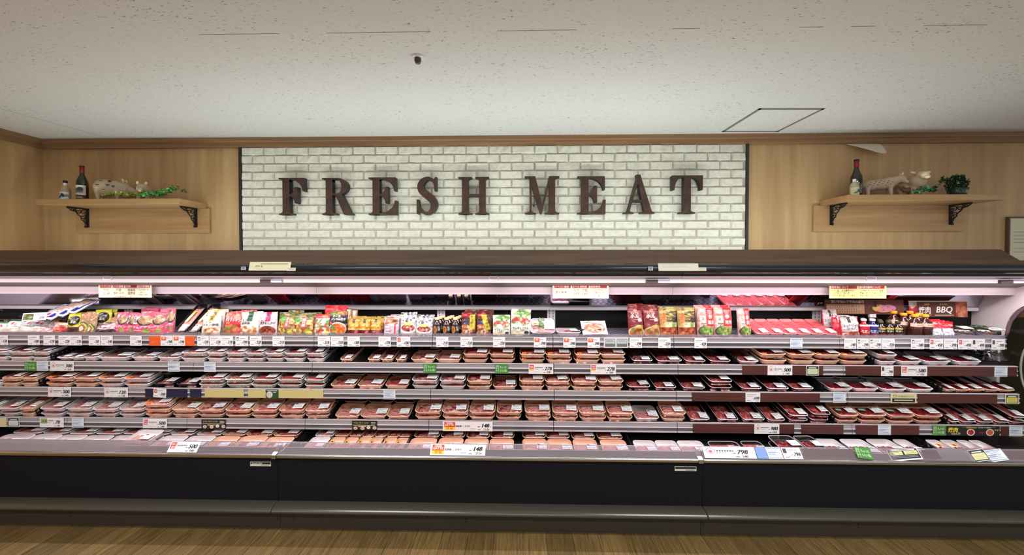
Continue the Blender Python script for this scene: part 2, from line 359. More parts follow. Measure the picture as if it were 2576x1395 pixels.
while z > BZ0:
    x = BX0-(.0 if row % 2 == 0 else pw*.52)
    while x < BX1:
        a, c = max(x+g/2, BX0+.002), min(x+pw-g/2, BX1-.002)
        if c-a > .02:
            t = WALL-.033-random.random()*.006; z0, z1 = max(z-ph+g/2, BZ0), z-g/2
            NX, NZ = 7, 4; base = len(mb.v); rn = random.random()
            vs = []; hi = random.random() < .45
            for j in range(NZ):
                for i in range(NX):
                    fx, fz = i/(NX-1), j/(NZ-1)
                    ex = min(fx, 1-fx)*(c-a); ez = min(fz, 1-fz)*(z1-z0); e = min(ex, ez)
                    jx = random.uniform(-.0022, .0022); jz = random.uniform(-.0018, .0018)
                    yy = (WALL-.0205) if e < .0005 else t+random.uniform(-.0015, .0015)+(random.uniform(.003, .010) if hi and j == NZ-2 and random.random() < .5 else 0)
                    vs.append((a+fx*(c-a)+jx, yy, z0+fz*(z1-z0)+jz))
            # pull the second ring outward so bricks read as flat pads with soft arrises
            for j in range(NZ):
                for i in range(NX):
                    k = j*NX+i
                    if 0 < i < NX-1 and 0 < j < NZ-1:
                        vx, vy, vz = vs[k]
                        if i == 1: vx = a+.006+random.uniform(-.001, .002)
                        if i == NX-2: vx = c-.006-random.uniform(-.001, .002)
                        if j == 1: vz = z0+.005+random.uniform(-.001, .0015)
                        if j == NZ-2: vz = z1-.005-random.uniform(-.001, .0015)
                        vs[k] = (vx, vy, vz)
            mb.add(vs, [(j*NX+i, j*NX+i+1, (j+1)*NX+i+1, (j+1)*NX+i) for j in range(NZ-1) for i in range(NX-1)])
        x += pw
    z -= ph; row += 1
build('bricks', rel(mb, O), bm_, bp_, smooth=False)
for q, px in enumerate([(BX0-.022, BX0), (BX1, BX1+.022)]):
    tag(build('trim_%d' % (4+q), M().box(px[0], px[1], WALL-.035, WALL, BZ0-.05, BZ1), mat('dark_edge_trim', (44, 36, 34), .5)), ('dark vertical edge trim on the corner side of the brick panel' if q == 0 else 'dark vertical edge trim on the glass-end side of the brick panel'), 'trim', kind='structure')

# ------------------------------------------------------------------ letters
LET = mat('rusty_brown_letter', (92, 58, 40), .6, spec=.3); n, l, b = nodes(LET)
tc = n.new('ShaderNodeTexCoord'); n1 = n.new('ShaderNodeTexNoise'); n1.inputs['Scale'].default_value = 14; n1.inputs['Detail'].default_value = 6; l.new(tc.outputs['Object'], n1.inputs['Vector'])
rr = ramp(n, [(.3, (50, 34, 29)), (.6, (70, 47, 37)), (.8, (86, 59, 45))]); l.new(n1.outputs['Fac'], rr.inputs[0]); l.new(rr.outputs[0], b.inputs['Base Color'])
LSIDE = mat('dark_letter_edge', (26, 26, 34), .5)
def arc(cx, cy, rx, ry, a0, a1, n=12): return [(cx+rx*math.cos(R(a0+(a1-a0)*i/n)), cy+ry*math.sin(R(a0+(a1-a0)*i/n))) for i in range(n+1)]
def foot(x0, x1, el, er, y=0, s=1):
    """slab serif with curved brackets under (s=1) or over (s=-1) a stem"""
    Lb = [(x0-el*(1-math.sin(R(t))), y+s*(  .035+.055*(1-math.cos(R(t))))) for t in range(0, 91, 15)]
    Rb = [(x1+er*(1-math.sin(R(t))), y+s*(  .035+.055*(1-math.cos(R(t))))) for t in range(90, -1, -15)]
    return [(x0-el, y)]+Lb+Rb+[(x1+er, y)]
def arm(xs, xe, y, s, drop, tip=.055):
    c = [(xs+(xe-tip-xs)*math.sin(R(t)), y-s*(drop-(drop-.05)*math.cos(R(t)))) for t in range(0, 91, 10)]
    return [(xs-.01, y), (xs-.01, y-s*.05)]+c+[(xe, y-s*drop), (xe-.008, y)]
def mid(xs, xe, y, up):
    c = lambda s: [(xs+(xe-.075-xs)*math.sin(R(t)), y+s*(up-(up-.028)*math.cos(R(t)))) for t in range(0, 91, 15)]
    a = c(1); b2 = c(-1)
    return [(xs-.01, y-.028), (xs-.01, y+.028)]+a+[(xe, y+up), (xe, y-up)]+b2[::-1]
def letter(ch):
    st = [(.105, 0), (.295, 0), (.295, 1), (.105, 1)]
    if ch in 'FE':
        p = [st, foot(.105, .295, .105, .10 if ch == 'F' else 0), foot(.105, .295, .105, 0, 1, -1), arm(.295, .715 if ch == 'F' else .73, 1, 1, .36), mid(.295, .52, .53, .22)]
        if ch == 'E': p += [arm(.295, .75, 0, -1, .38)]
        return p, .74
    if ch == 'R':
        o = [(.29, 1)]+arc(.42, .765, .31, .235, 90, -90, 16)+[(.29, .53)]
        i = [(.29, .575)]+arc(.42, .765, .13, .19, -90, 90, 16)+[(.29, .955)]
        bowl = o+i
        return [st, foot(.105, .295, .105, .12), foot(.105, .295, .105, 0, 1, -1), bowl, [(.37, .56), (.555, .57), (.80, .08), (.84, .045), (.87, .03), (.87, 0), (.62, 0)]], .87
    if ch == 'H':
        s2 = [(x+.45, y) for x, y in [(.105, 0), (.275, 0), (.275, 1), (.105, 1)]]; s1 = [(.105, 0), (.275, 0), (.275, 1), (.105, 1)]
        q = [s1, s2, [(.27, .475), (.56, .475), (.56, .545), (.27, .545)]]
        for x in (.105, .555):
            q += [foot(x, x+.17, .095, .095), foot(x, x+.17, .095, .095, 1, -1)]
        return q, .83
    if ch == 'T':
        L = [(.0, 1), (.0, .62), (.06, .62)]+[(.06+.20*(1-math.cos(R(t))), .62+.33*math.sin(R(t))) for t in range(0, 91, 10)]+[(.32, .95), (.32, 1)]
        Rr = [(.78-x, y) for x, y in L][::-1]
        return [[(.30, 0), (.48, 0), (.48, 1), (.30, 1)], foot(.30, .48, .11, .11), L, Rr, [(.31, .95), (.47, .95), (.47, 1), (.31, 1)]], .78
    if ch == 'A':
        return [[(.34, 1.02), (.45, 1.02), (.76, .05), (.56, .05)], [(.36, .93), (.41, .85), (.165, .05), (.11, .05)], [(.19, .30), (.60, .30), (.58, .36), (.21, .36)],
                foot(.115, .165, .10, .115), foot(.575, .74, .12, .09)], .84
    if ch == 'M':
        q = [[(.13, 0), (.185, 0), (.185, .97), (.13, .97)], [(.65, 0), (.82, 0), (.82, 1), (.65, 1)], [(.10, 1), (.285, 1), (.50, .14), (.415, 0)],
             [(.415, 0), (.46, .0), (.70, .96), (.65, 1)], [(0, 1), (.15, 1), (.15, .965), (0, .955)], foot(.13, .185, .12, .12), foot(.65, .82, .11, .11), foot(.70, .82, .0, .11, 1, -1)]
        return q, .95
    if ch == 'S':
        ctr = []; K = [(.52, .80, .035), (.46, .91, .04), (.34, .965, .045), (.20, .90, .07), (.135, .77, .085), (.17, .64, .095), (.29, .53, .10), (.42, .42, .10), (.49, .28, .09), (.45, .13, .07), (.33, .035, .045), (.20, .06, .04), (.10, .17, .035)]
        pts = []
        for i in range(len(K)-1):
            p0, p1, p2, p3 = K[max(i-1, 0)], K[i], K[i+1], K[min(i+2, len(K)-1)]
            for t in [0, .2, .4, .6, .8]:
                pts.append([.5*(2*b_+(c_-a_)*t+(2*a_-5*b_+4*c_-d_)*t*t+(3*b_-a_-3*c_+d_)*t**3) for a_, b_, c_, d_ in zip(p0, p1, p2, p3)])
        pts.append(list(K[-1])); A = []; B = []
        for i, (x, y, w_) in enumerate(pts):
            q0, q1 = pts[max(i-1, 0)], pts[min(i+1, len(pts)-1)]; dx, dy = q1[0]-q0[0], q1[1]-q0[1]; L_ = math.hypot(dx, dy) or 1
            nx, ny = -dy/L_, dx/L_; A.append((x+nx*w_, y+ny*w_)); B.append((x-nx*w_, y-ny*w_))
        quads = [[A[i], A[i+1], B[i+1], B[i]] for i in range(len(A)-1)]
        return [('strip', A, B), [(.50, .63), (.56, .63), (.565, 1.0), (.525, 1.0), (.47, .92)], [(.03, .02), (.07, .0), (.13, .09), (.09, .40), (.03, .40)]], .61
for ch, a, c, yt, yb, lab in [('F', 701, 768, 447, 540, 'brown serif letter F that begins fresh'), ('R', 810, 887, 447, 540, 'brown serif letter R on the brick panel'), ('E', 927, 997, 446, 540, 'brown serif letter E between R and S'),
        ('S', 1045, 1103, 445, 539, 'brown serif letter S on the brick panel'), ('H', 1152, 1231, 445, 539, 'brown serif letter H that ends fresh'), ('M', 1320, 1409, 443, 538, 'brown serif letter M that begins meat'),
        ('E', 1453, 1523, 443, 538, 'brown serif letter E between M and A'), ('A', 1568, 1648, 441, 537, 'brown serif letter A on the brick panel'), ('T', 1691, 1768, 441, 537, 'brown serif letter T that ends meat')]:
    Y0 = WALL-.11; x0 = PX(a, Y0, 490); x1 = PX(c, Y0, 490); z0 = PZ(a, yb, Y0); z1 = PZ(a, yt, Y0); ps, wd = letter(ch); H = z1-z0; W_ = x1-x0; mb = M()
    for i, p in enumerate(ps):
        off = i*.00035
        if p[0] == 'strip':
            A, B = p[1], p[2]; nA = len(A); vs = [(x/wd*W_, -off, z*H) for x, z in A+B]+[(x/wd*W_, .05, z*H) for x, z in A+B]; T = 2*nA
            mb.add(vs, [(k, k+1, nA+k+1, nA+k) for k in range(nA-1)], 0)
            mb.add(vs, [(T+k, T+nA+k, T+nA+k+1, T+k+1) for k in range(nA-1)]+[(k, T+k, T+k+1, k+1) for k in range(nA-1)]+[(nA+k, nA+k+1, T+nA+k+1, T+nA+k) for k in range(nA-1)], 1)
            continue
        q = [(x/wd*W_, z*H) for x, z in p]; nq = len(q)
        vs = [(x, -off, z) for x, z in q]+[(x, .05+off, z) for x, z in q]
        mb.add(vs, [tuple(range(nq))], 0); mb.add(vs, [tuple(range(2*nq-1, nq-1, -1))]+[(k, nq+k, nq+(k+1) % nq, (k+1) % nq) for k in range(nq)], 1)
    # studs that hold the letter off the bricks
    lt = thing('sign_letter', (x0, Y0, z0), lab, 'letter', 'fresh meat sign letters'); build('letter_face', mb, [LET, LSIDE], lt)
    sx = W_*(.26 if ch not in 'ATS' else .5); sd = M()
    for zz in {'S': (.48,), 'A': (.33, .85)}.get(ch, (.25, .8)): sd.box(sx-.006, sx+.006, .05, .082, H*zz-.006, H*zz+.006)
    build('mounting_stud', sd, BLACK, lt)

# ------------------------------------------------------------------ ceiling hatch, sprinkler, hanging paper, notice
def onceil(px, py):
    p = P(px, py, 1); s = (CEIL-EYE)/(p.z-EYE); return CAM+(p-CAM)*s
hq = [onceil(*q) for q in [(1824, 330.5), (1965, 330.5), (2064, 272), (1902, 272)]]; c0 = sum(hq, Vector())/4
mb = M(); sz = .235; 
ht = thing('ceiling_hatch', (c0.x, c0.y, CEIL), 'square access hatch outlined on the ceiling', 'hatch', rot=(0, 0, math.atan2((hq[1]-hq[0]).y, (hq[1]-hq[0]).x)))
hx = (hq[1]-hq[0]).length/2; hy = ((hq[3]-hq[0]).length+(hq[2]-hq[1]).length)/4
mt_ = mat('grey_hatch_frame', (128, 127, 122), .5, metal=.2); t = .020
for a in [(-hx, hx, -hy, -hy+t), (-hx, hx, hy-t, hy), (-hx, -hx+t, -hy, hy), (hx-t, hx, -hy, hy)]: mb.box(*a, -.004, 0)
build('hatch_frame', mb, mt_, ht); build('hatch_panel', M().box(-hx+t, hx-t, -hy+t, hy-t, -.002, 0), cm, ht)
p = onceil(1051, 143)
sp = thing('ceiling_sensor', (p.x, p.y, CEIL), 'small round sensor sticking down from the ceiling', 'sensor')
build('flange', M().lathe([(.034, 0), (.034, -.003), (.026, -.008), (.012, -.009)], 24), WHITEP, sp, smooth=True)
build('sensor_head', M().lathe([(.018, -.008), (.018, -.022), (.013, -.034), (.003, -.036)], 20), mat('smoked_lens', (70, 70, 68), .3), sp, smooth=True)
# curled paper caught under the moulding
mb = M(); o = P(2125, 362, WALL-.03); pa = [(0, 0, 0), (.10, -.004, 0), (.20, -.008, 0), (.30, -.01, 0), (.04, -.01, -.012), (.14, -.03, -.035), (.23, -.045, -.06), (.305, -.03, -.05), (.09, -.02, -.03), (.18, -.05, -.07), (.265, -.06, -.105), (.315, -.045, -.085)]
mb.add(pa, [(0, 4, 5, 1), (1, 5, 6, 2), (2, 6, 7, 3), (4, 8, 9, 5), (5, 9, 10, 6), (6, 10, 11, 7)])
q = build('paper_scrap', mb, mat('cream_paper', (214, 206, 186), .8), smooth=True, loc=o); s_ = q.modifiers.new('s', 'SUBSURF'); s_.levels = s_.render_levels = 2
q.modifiers.new('t', 'SOLIDIFY').thickness = .0012
tag(q, 'curled cream paper sheet hanging under the ceiling moulding', 'paper')
# framed notice at the glass end
x0 = PX(2535, WALL-.02, 600); x1 = x0+.42; z1 = PZ(2535, 545, WALL-.02); z0 = PZ(2560, 658, WALL-.02)
nf = thing('framed_notice', ((x0+x1)/2, WALL-.02, z0), 'framed pale green notice on the wall past the case end', 'framed notice')
im = Img(90, 80, (206, 206, 178)); im.lines(.1, .9, [.2, .28, .42, .5, .58, .66], (140, 138, 112), .015); im.rect(.35, .8, .65, .86, (110, 110, 90))
link('notice_sheet', card_mesh('notice_sheet', im, x1-x0-.02, z1-z0-.02), nf, (0, 0, .01))
mb = M(); W2 = (x1-x0)/2; h = z1-z0; mb.box(-W2, W2, -.008, .02, 0, .012).box(-W2, W2, -.008, .02, h-.012, h).box(-W2, -W2+.012, -.008, .02, .012, h-.012).box(W2-.012, W2, -.008, .02, .012, h-.012)
build('frame', mb, mat('brown_frame', (86, 66, 44), .5), nf, bevel=.002)

# ------------------------------------------------------------------ wall shelves
IRON = mat('black_cast_iron', (16, 12, 12), .5)
def spiral(cx, cy, r0, turns, a0, s=1, n=18):
    return [(cx+r0*(1-.8*i/n)*math.cos(a0+s*turns*2*math.pi*i/n), cy+r0*(1-.8*i/n)*math.sin(a0+s*turns*2*math.pi*i/n)) for i in range(n+1)]
def bracket(parent, x, zt, D, H, yb=0):
    """scrolled iron bracket in the y-z plane; the wall is at y=yb, the front towards -y"""
    mb = M(); w_ = .009
    mb.box(-w_, w_, -D, 0, -.010, 0).box(-w_, w_, -.012, 0, -H, 0)
    def run(pts, r=.0042): mb.tube([(0, y, z) for y, z in pts], r, 5)
    run([(-D*.97, -.012), (-D*.8, -.03), (-D*.62, -.035), (-D*.5, -.06), (-D*.36, -.075), (-D*.33, -.10), (-D*.2, -.115), (-D*.19, -H*.75), (-.012, -H*.93)], .005)
    for cy, cz, r, s in [(-D*.74, -.02, .014, 1), (-D*.48, -.032, .02, -1), (-D*.22, -.035, .022, 1), (-D*.26, -.075, .02, -1), (-D*.13, -.105, .016, 1), (-D*.12, -.06, .014, -1), (-D*.11, -H*.78, .014, 1), (-D*.62, -.022, .012, 1), (-.02, -H*.97, .012, 1)]:
        run(spiral(cy, cz, r, 1.2, 1.0, s), .0036)
    b_ = build('bracket', mb, IRON, parent, loc=(x, yb, zt)); return b_
def wall_shelf(fx0, fx1, wx0, wx1, yt, yb, ybb, brs, lab):
    Yf = WALL-.283
    X0 = (PX(fx0, Yf, yt)+0); X1 = PX(fx1, Yf, yt); zt = PZ((fx0+fx1)/2, yt, Yf); zb = PZ((fx0+fx1)/2, yb, Yf)
    B0 = PX(wx0, WALL-.022, ybb); B1 = PX(wx1, WALL-.022, ybb); zbb = PZ(wx0, ybb, WALL-.022); xm = (X0+X1)/2
    t_ = thing('wall_shelf', (xm, WALL, zb), lab, 'shelf')
    build('shelf_board', M().box(X0-xm, X1-xm, -.283, 0, 0, zt-zb), OAKS, t_, bevel=.003)
    build('backboard', M().box(B0-xm, B1-xm, -.022, 0, zbb-zb, 0), OAKS, t_, bevel=.002)
    for bx in brs: bracket(t_, PX(bx, WALL-.03, 530)-xm, -.001, .155, .165, -.022)
    return X0, X1, Yf, zt
SL = wall_shelf(90, 450, 190, 527, 499, 513, 586, (219, 492), 'oak wall shelf with pig figures near the room corner')
SR = wall_shelf(2133, 2531, 2047, 2425, 488.5, 503, 582, (2092, 2392), 'oak wall shelf with cattle figures near the framed notice')

def wine(px, lab, red, Y, zt, h=.30, img=None):
    x = PX(px, Y, 460); o = thing('wine_bottle', (x, Y, zt), lab, 'bottle'); r = h*.13
    build('glass_body', M().lathe([(r*.9, 0), (r, .006), (r, h*.46), (r*.92, h*.56), (r*.5, h*.70), (r*.36, h*.78), (r*.36, h*.97), (r*.40, h*.975), (r*.4, h)], 24), mat('dark_green_glass', (20, 22, 16), .08, coat=1), o, smooth=True)
    build('foil_capsule', M().lathe([(r*.39, h*.80), (r*.40, h*.81), (r*.40, h*.955), (r*.39, h*.96)], 20), mat('foil_'+str(red[0])+str(red[1]), red, .3, metal=.3), o, smooth=True)
    build('stopper', M().lathe([(r*.43, h*.955), (r*.44, h*.96), (r*.44, h*1.0), (r*.3, h*1.003)], 20), INK, o, smooth=True)
    if img: 
        me = grid_mesh('bottle_label', img.out(), lambda u, v: (np.sin((u-.5)*2.4)*r*1.02, -np.cos((u-.5)*2.4)*r*1.02, h*.02+v*h*.40), PAPERC); link('bottle_label', me, o, rot=(0, 0, R(-10 if px > 1000 else 12)))
    return o
zl = SL[3]; Yl = SL[2]+.10
i1 = Img(40, 40, (206, 204, 196)); i1.rect(0, 0, 1, .3, (74, 44, 32)).disc(.5, .62, .34, .2, (110, 112, 116)).disc(.6, .72, .22, .14, (64, 66, 72)).rect(.15, .42, .85, .47, (150, 150, 150)).lines(.2, .8, [.08, .16], (190, 170, 140), .03)
wine(207, 'dark wine bottle with maroon neck on the pig shelf', (130, 20, 34), SL[2]+.075, zl, .285, i1)
i2 = Img(30, 30, (214, 204, 160)); i2.food(.5, .5, .4, .35, [(110, 140, 110), (200, 200, 150), (90, 120, 130)], 14, 3)
wine(2154, 'dark wine bottle with crimson neck beside the cattle figures', (140, 20, 60), SR[2]+.14, SR[3], .31)
def gin(px, lab, Y, zt, cols, h=.165, band=None):
    x = PX(px, Y, 480); o = thing('spirit_bottle', (x, Y, zt), lab, 'bottle'); r = h*.20
    build('glass_body', M().lathe([(r*.95, 0), (r, .005), (r, h*.46), (r*.85, h*.60), (r*.36, h*.74), (r*.34, h*.88)], 24), mat('clear_bottle_glass', (176, 164, 132), .08, coat=.6), o, smooth=True)
    build('neck_label', M().lathe([(r*.37, h*.74), (r*.38, h*.745), (r*.37, h*.86), (r*.36, h*.865)], 20), WEM, o, smooth=True)
    build('stopper', M().lathe([(r*.4, h*.87), (r*.43, h*.88), (r*.43, h*.99), (r*.3, h)], 20), mat('dark_brown_cap', (40, 30, 28), .5), o, smooth=True)
    im = Img(40, 30, cols[0]); im.food(.45, .5, .3, .34, cols[1:], 14, 5).text('島', .74, .3, .4, (40, 60, 90))
    link('bottle_label', grid_mesh('bottle_label', im.out(), lambda u, v: (np.sin((u-.5)*2.9)*r*1.02, -np.cos((u-.5)*2.9)*r*1.02, h*.02+v*h*.38), PAPERC), o)
    return o
gin(164.5, 'short clear spirit bottle beside the maroon-necked wine bottle', SL[2]+.075, zl, [(226, 226, 216), (60, 120, 120), (40, 60, 80), (200, 214, 200)])
gin(2149, 'short spirit bottle in front of the crimson-necked wine bottle', SR[2]+.045, SR[3], [(212, 204, 160), (100, 140, 110), (70, 100, 120), (220, 214, 180)], .15)

# figures of animals
CLAY = mat('unglazed_clay', (188, 172, 148), .85, spec=.2); n, l, b = nodes(CLAY)
tc = n.new('ShaderNodeTexCoord'); n1 = n.new('ShaderNodeTexNoise'); n1.inputs['Scale'].default_value = 60; n1.inputs['Detail'].default_value = 4; l.new(tc.outputs['Object'], n1.inputs['Vector'])
bp = n.new('ShaderNodeBump'); bp.inputs['Strength'].default_value = .4; bp.inputs['Distance'].default_value = .003; l.new(n1.outputs['Fac'], bp.inputs['Height']); l.new(bp.outputs[0], b.inputs['Normal'])
CREAM = mat('cream_glaze', (240, 226, 186), .45, coat=.2)
def capsule(mb, a, b2, ra, rb, n=6):
    a, b2 = Vector(a), Vector(b2)
    for i in range(n+1):
        t = i/n; mb.ball(a.lerp(b2, t), ra+(rb-ra)*t, 10, 6)
def figure(name, x, y, z, rz, lab, fn, vox=.0035, sc=1, cat='figurine'):
    o = thing(name, (x, y, z), lab, cat, rot=(0, 0, rz)); o.scale = (sc, sc, sc)
    body = M(); cream = M(); marks = M(); fn(body, cream, marks)
    b_ = build('body', body, CLAY, o, smooth=True); m = b_.modifiers.new('r', 'REMESH'); m.mode = 'VOXEL'; m.voxel_size = vox; m.use_smooth_shade = True
    s2 = b_.modifiers.new('s', 'SMOOTH'); s2.iterations = 4; s2.factor = .6
    if cream.v: build('cream_muzzle' if 'sheep' in name or 'cow' in name else 'cream_ear', cream, CREAM, o, smooth=True)
    if marks.v: build('ink_markings', marks, INK, o)
    return o
def pig(side=True):
    def f(b, c, m):
        rot = None
        b.ball((-.035, 0, .062), (.060, .040, .042)); b.ball((.02, 0, .062), (.055, .038, .038)); b.ball((-.06, 0, .06), (.04, .037, .04))
        b.ball((.062, 0, .064), (.038, .031, .031)); capsule(b, (.075, 0, .062), (.118, 0, .052), .023, .012); b.ball((.122, 0, .052), (.006, .012, .012))
        for sx in (-.068, .032):
            for sy in (-.021, .021): capsule(b, (sx, sy, .04), (sx+.004, sy, .006), .017, .010)
        for sy in (-.02, .02):
            b.ball((.062, sy, .098), (.008, .009, .015), rot=Matrix.Rotation(R(-25), 3, 'Y'))
            c.ball((.0655, sy*1.05, .101), (.004, .007, .010), 8, 6, rot=Matrix.Rotation(R(-25), 3, 'Y'))
        b.tube([(-.098, 0, .075), (-.108, .004, .07), (-.106, -.004, .06)], .003)
        for (xx, zz, w_) in [(-.045, .092, .010), (-.06, .07, .008), (-.005, .095, .008), (-.01, .075, .009), (.02, .07, .008), (-.03, .05, .006)]:
            yy = -.0425+abs(zz-.062)*.55
            m.box(xx-w_, xx+w_, yy-.0016, yy+.006, zz-.0012, zz+.0012); 
            if xx > -.02: m.box(xx-w_*.7, xx+w_*.7, yy-.0016, yy+.006, zz-.006, zz-.004)
    return f
x = PX(280, SL[2]+.11, 470); figure('pig_figurine', x, SL[2]+.12, zl, R(28), 'clay pig figurine with butcher cut marks, side on', pig(), sc=1.6).scale = (1.2, 1.55, 1.72)
x = PX(352, SL[2]+.1, 470); figure('pig_figurine', x, SL[2]+.13, zl, R(-52), 'small clay pig figurine facing out above the ivy', pig(), sc=1.15).scale = (1.2, 1.25, 1.4)
def cow(b, c, m):
    b.ball((-.05, 0, .085), (.052, .036, .036)); b.ball((.0, 0, .086), (.055, .036, .037)); b.ball((.04, 0, .09), (.042, .034, .04))
    capsule(b, (.06, 0, .10), (.10, 0, .115), .030, .022); b.ball((.108, 0, .112), (.024, .02, .024)); capsule(b, (.112, 0, .105), (.135, 0, .09), .016, .011)
    for sx in (-.075, .045):
        for sy in (-.02, .02): capsule(b, (sx, sy, .065), (sx+.005, sy, .006), .016, .0095)
    for sy in (-1, 1):
        capsule(b, (.10, sy*.016, .13), (.097, sy*.03, .148), .006, .003, 3); c.ball((.106, sy*.020, .140), (.005, .006, .011), 8, 6, rot=Matrix.Rotation(R(20), 3, 'Y'))
    b.tube([(-.10, 0, .10), (-.107, 0, .06), (-.104, 0, .035)], .004)
    for i in range(16):
        xx = -.075+i*.0085; zz = .075+((i*37) % 11)*.0032; yy = -.037+abs(zz-.087)*.35
        m.box(xx-.003, xx+.003, yy-.002, yy+.006, zz-.0009, zz+.0009)
x = PX(2224, SR[2]+.12, 465); figure('cow_figurine', x, SR[2]+.15, SR[3], R(-30), 'shaggy clay bull figurine standing side on beside wine bottle', cow, sc=1.42).scale = (1.15, 1.4, 1.25)
def sheep(b, c, m):
    b.ball((-.02, 0, .075), (.055, .045, .045)); b.ball((.025, 0, .085), (.04, .042, .042)); b.ball((.05, 0, .115), (.028, .026, .026))
    for i in range(40):
        a = i*2.4; zz = .05+.06*((i*17) % 40)/40; b.ball((-.02+.05*math.cos(a), .044*math.sin(a), zz), .011, 7, 5)
    for sx in (-.055, .03):
        for sy in (-.022, .022): capsule(b, (sx, sy, .045), (sx, sy, .006), .012, .009)
    c.ball((.072, 0, .112), (.022, .018, .020), 12, 8, rot=Matrix.Rotation(R(30), 3, 'Y')); c.ball((.088, 0, .100), (.012, .014, .010), 10, 6)
    for sy in (-1, 1): c.ball((.045, sy*.036, .132), (.008, .016, .006), 10, 6, rot=Matrix.Rotation(R(sy*15), 3, 'X'))
x = PX(2310, SR[2]+.1, 465); figure('sheep_figurine', x, SR[2]+.14, SR[3], R(-98), 'woolly clay sheep figurine with cream face turned outward', sheep, sc=1.42)

# trailing artificial ivy
def leafm(col, nm): return mat(nm, col, .45, coat=.2)
def vine(name, pts, n, lab, cols, sz=.014, spread=.018, stem=True, seed=1):
    rn = random.Random(seed); o = thing(name, pts[0], lab, 'artificial plant'); O = Vector(pts[0])
    P3 = [Vector(p)-O for p in pts]; st = M().tube(P3, .0014, 5); build('stem', st, leafm((60, 80, 30), 'vine_stem'), o)
    lf = M()
    for i in range(n):
        t = rn.random()*(len(P3)-1); k = min(int(t), len(P3)-2); c = P3[k].lerp(P3[k+1], t-k)+Vector((rn.gauss(0, spread), rn.gauss(0, spread*.6), abs(rn.gauss(0, spread*1.3))))
        rot = Euler((rn.uniform(.2, 1.5), rn.uniform(-.6, .6), rn.uniform(0, 6.28))).to_matrix(); s = 1.5*sz*rn.uniform(.6, 1.2)
        sh = [(0, -.5), (.3, -.35), (.5, 0), (.25, .1), (.35, .45), (.1, .35), (0, .6), (-.1, .35), (-.35, .45), (-.25, .1), (-.5, 0), (-.3, -.35)]
        vs = [c+rot @ Vector((x*s, y*s, .1*s*(x*x*4))) for x, y in sh]+[c+rot @ Vector((0, 0, -.12*s))]
        lf.add(vs, [(q, (q+1) % 12, 12) for q in range(12)], rn.randrange(len(cols)))
    build('foliage', lf, [leafm(c, 'leaf_%d_%d_%d' % c) for c in cols], o); return o
def sp_(px, py, Y): return tuple(P(px, py, Y))
Yv = SL[2]+.03
vine('ivy_garland', [sp_(262, 494, Yv), sp_(290, 488, Yv), sp_(320, 492, Yv), sp_(345, 491, Yv)], 90, 'yellow-green artificial ivy strewn below the large pig figurine', [(150, 170, 30), (100, 130, 30), (190, 200, 70)], .012, .008, seed=2)
vine('ivy_garland', [sp_(352, 496, Yv), sp_(375, 490, Yv-.02), sp_(400, 493, Yv), sp_(420, 485, Yv), sp_(432, 478, Yv)], 150, 'bright green artificial ivy clump at the board end', [(70, 160, 60), (40, 120, 44), (120, 190, 100)], .016, .012, seed=3)
vine('ivy_garland', [sp_(425, 486, Yv), sp_(440, 477, Yv), sp_(450, 476, Yv), sp_(462, 484, Yv), sp_(476, 484, Yv+.02)], 26, 'thin dark green ivy sprig poking out beyond the board end', [(40, 84, 34), (52, 100, 44)], .013, .006, seed=4)
Yv = SR[2]+.05
vine('ivy_garland', [sp_(2300, 486, Yv-.04), sp_(2325, 478, Yv-.04), sp_(2345, 480, Yv)], 70, 'green ivy spilling over the board front below the sheep', [(30, 110, 50), (24, 84, 40), (70, 150, 110)], .018, .010, seed=5)
vine('ivy_garland', [sp_(2345, 482, Yv), sp_(2365, 462, Yv), sp_(2380, 450, Yv)], 40, 'loose dark ivy sprig between sheep and potted plant', [(26, 60, 30), (34, 76, 38)], .015, .010, seed=6)
pt = PX(2420, Yv+.06, 480)
o = thing('potted_plant', (pt, Yv+.09, SR[3]), 'bushy dark green potted plant beside the sheep figurine', 'potted plant'); o.scale = (1.35, 1.2, 1.4)
build('pot', M().lathe([(.030, 0), (.040, .01), (.045, .04), (.040, .06)], 20), mat('dark_teal_pot', (34, 58, 56), .25, coat=.5), o, smooth=True)
lf = M(); rn = random.Random(9)
for i in range(420):
    a = rn.uniform(0, 6.28); e = rn.uniform(-.95, 1.4); r = .055*rn.uniform(.5, 1.05); c = Vector((r*math.cos(a)*math.cos(e)-.008, r*math.sin(a)*math.cos(e), .07+r*math.sin(e)*1.05))
    rot = Euler((rn.uniform(0, 1.5), rn.uniform(-.8, .8), rn.uniform(0, 6.28))).to_matrix(); s = .017*rn.uniform(.7, 1.2)
    vs = [c+rot @ Vector(q) for q in [(0, -s*.6, 0), (s*.4, 0, s*.1), (0, s*.7, 0), (-s*.4, 0, s*.1)]]; lf.add(vs, [(0, 1, 2, 3)], i % 2)
for k in range(0):
    c = Vector((-.02+.006*k, 0, .12+.005*k)); lf.add([c+Vector(q) for q in [(0, 0, 0), (.012, 0, .006), (.002, 0, .018), (-.010, 0, .006)]], [(0, 1, 2, 3)], 0)
build('foliage', lf, [leafm((24, 56, 28), 'dark_leaf_a'), leafm((32, 72, 36), 'dark_leaf_b')], o)
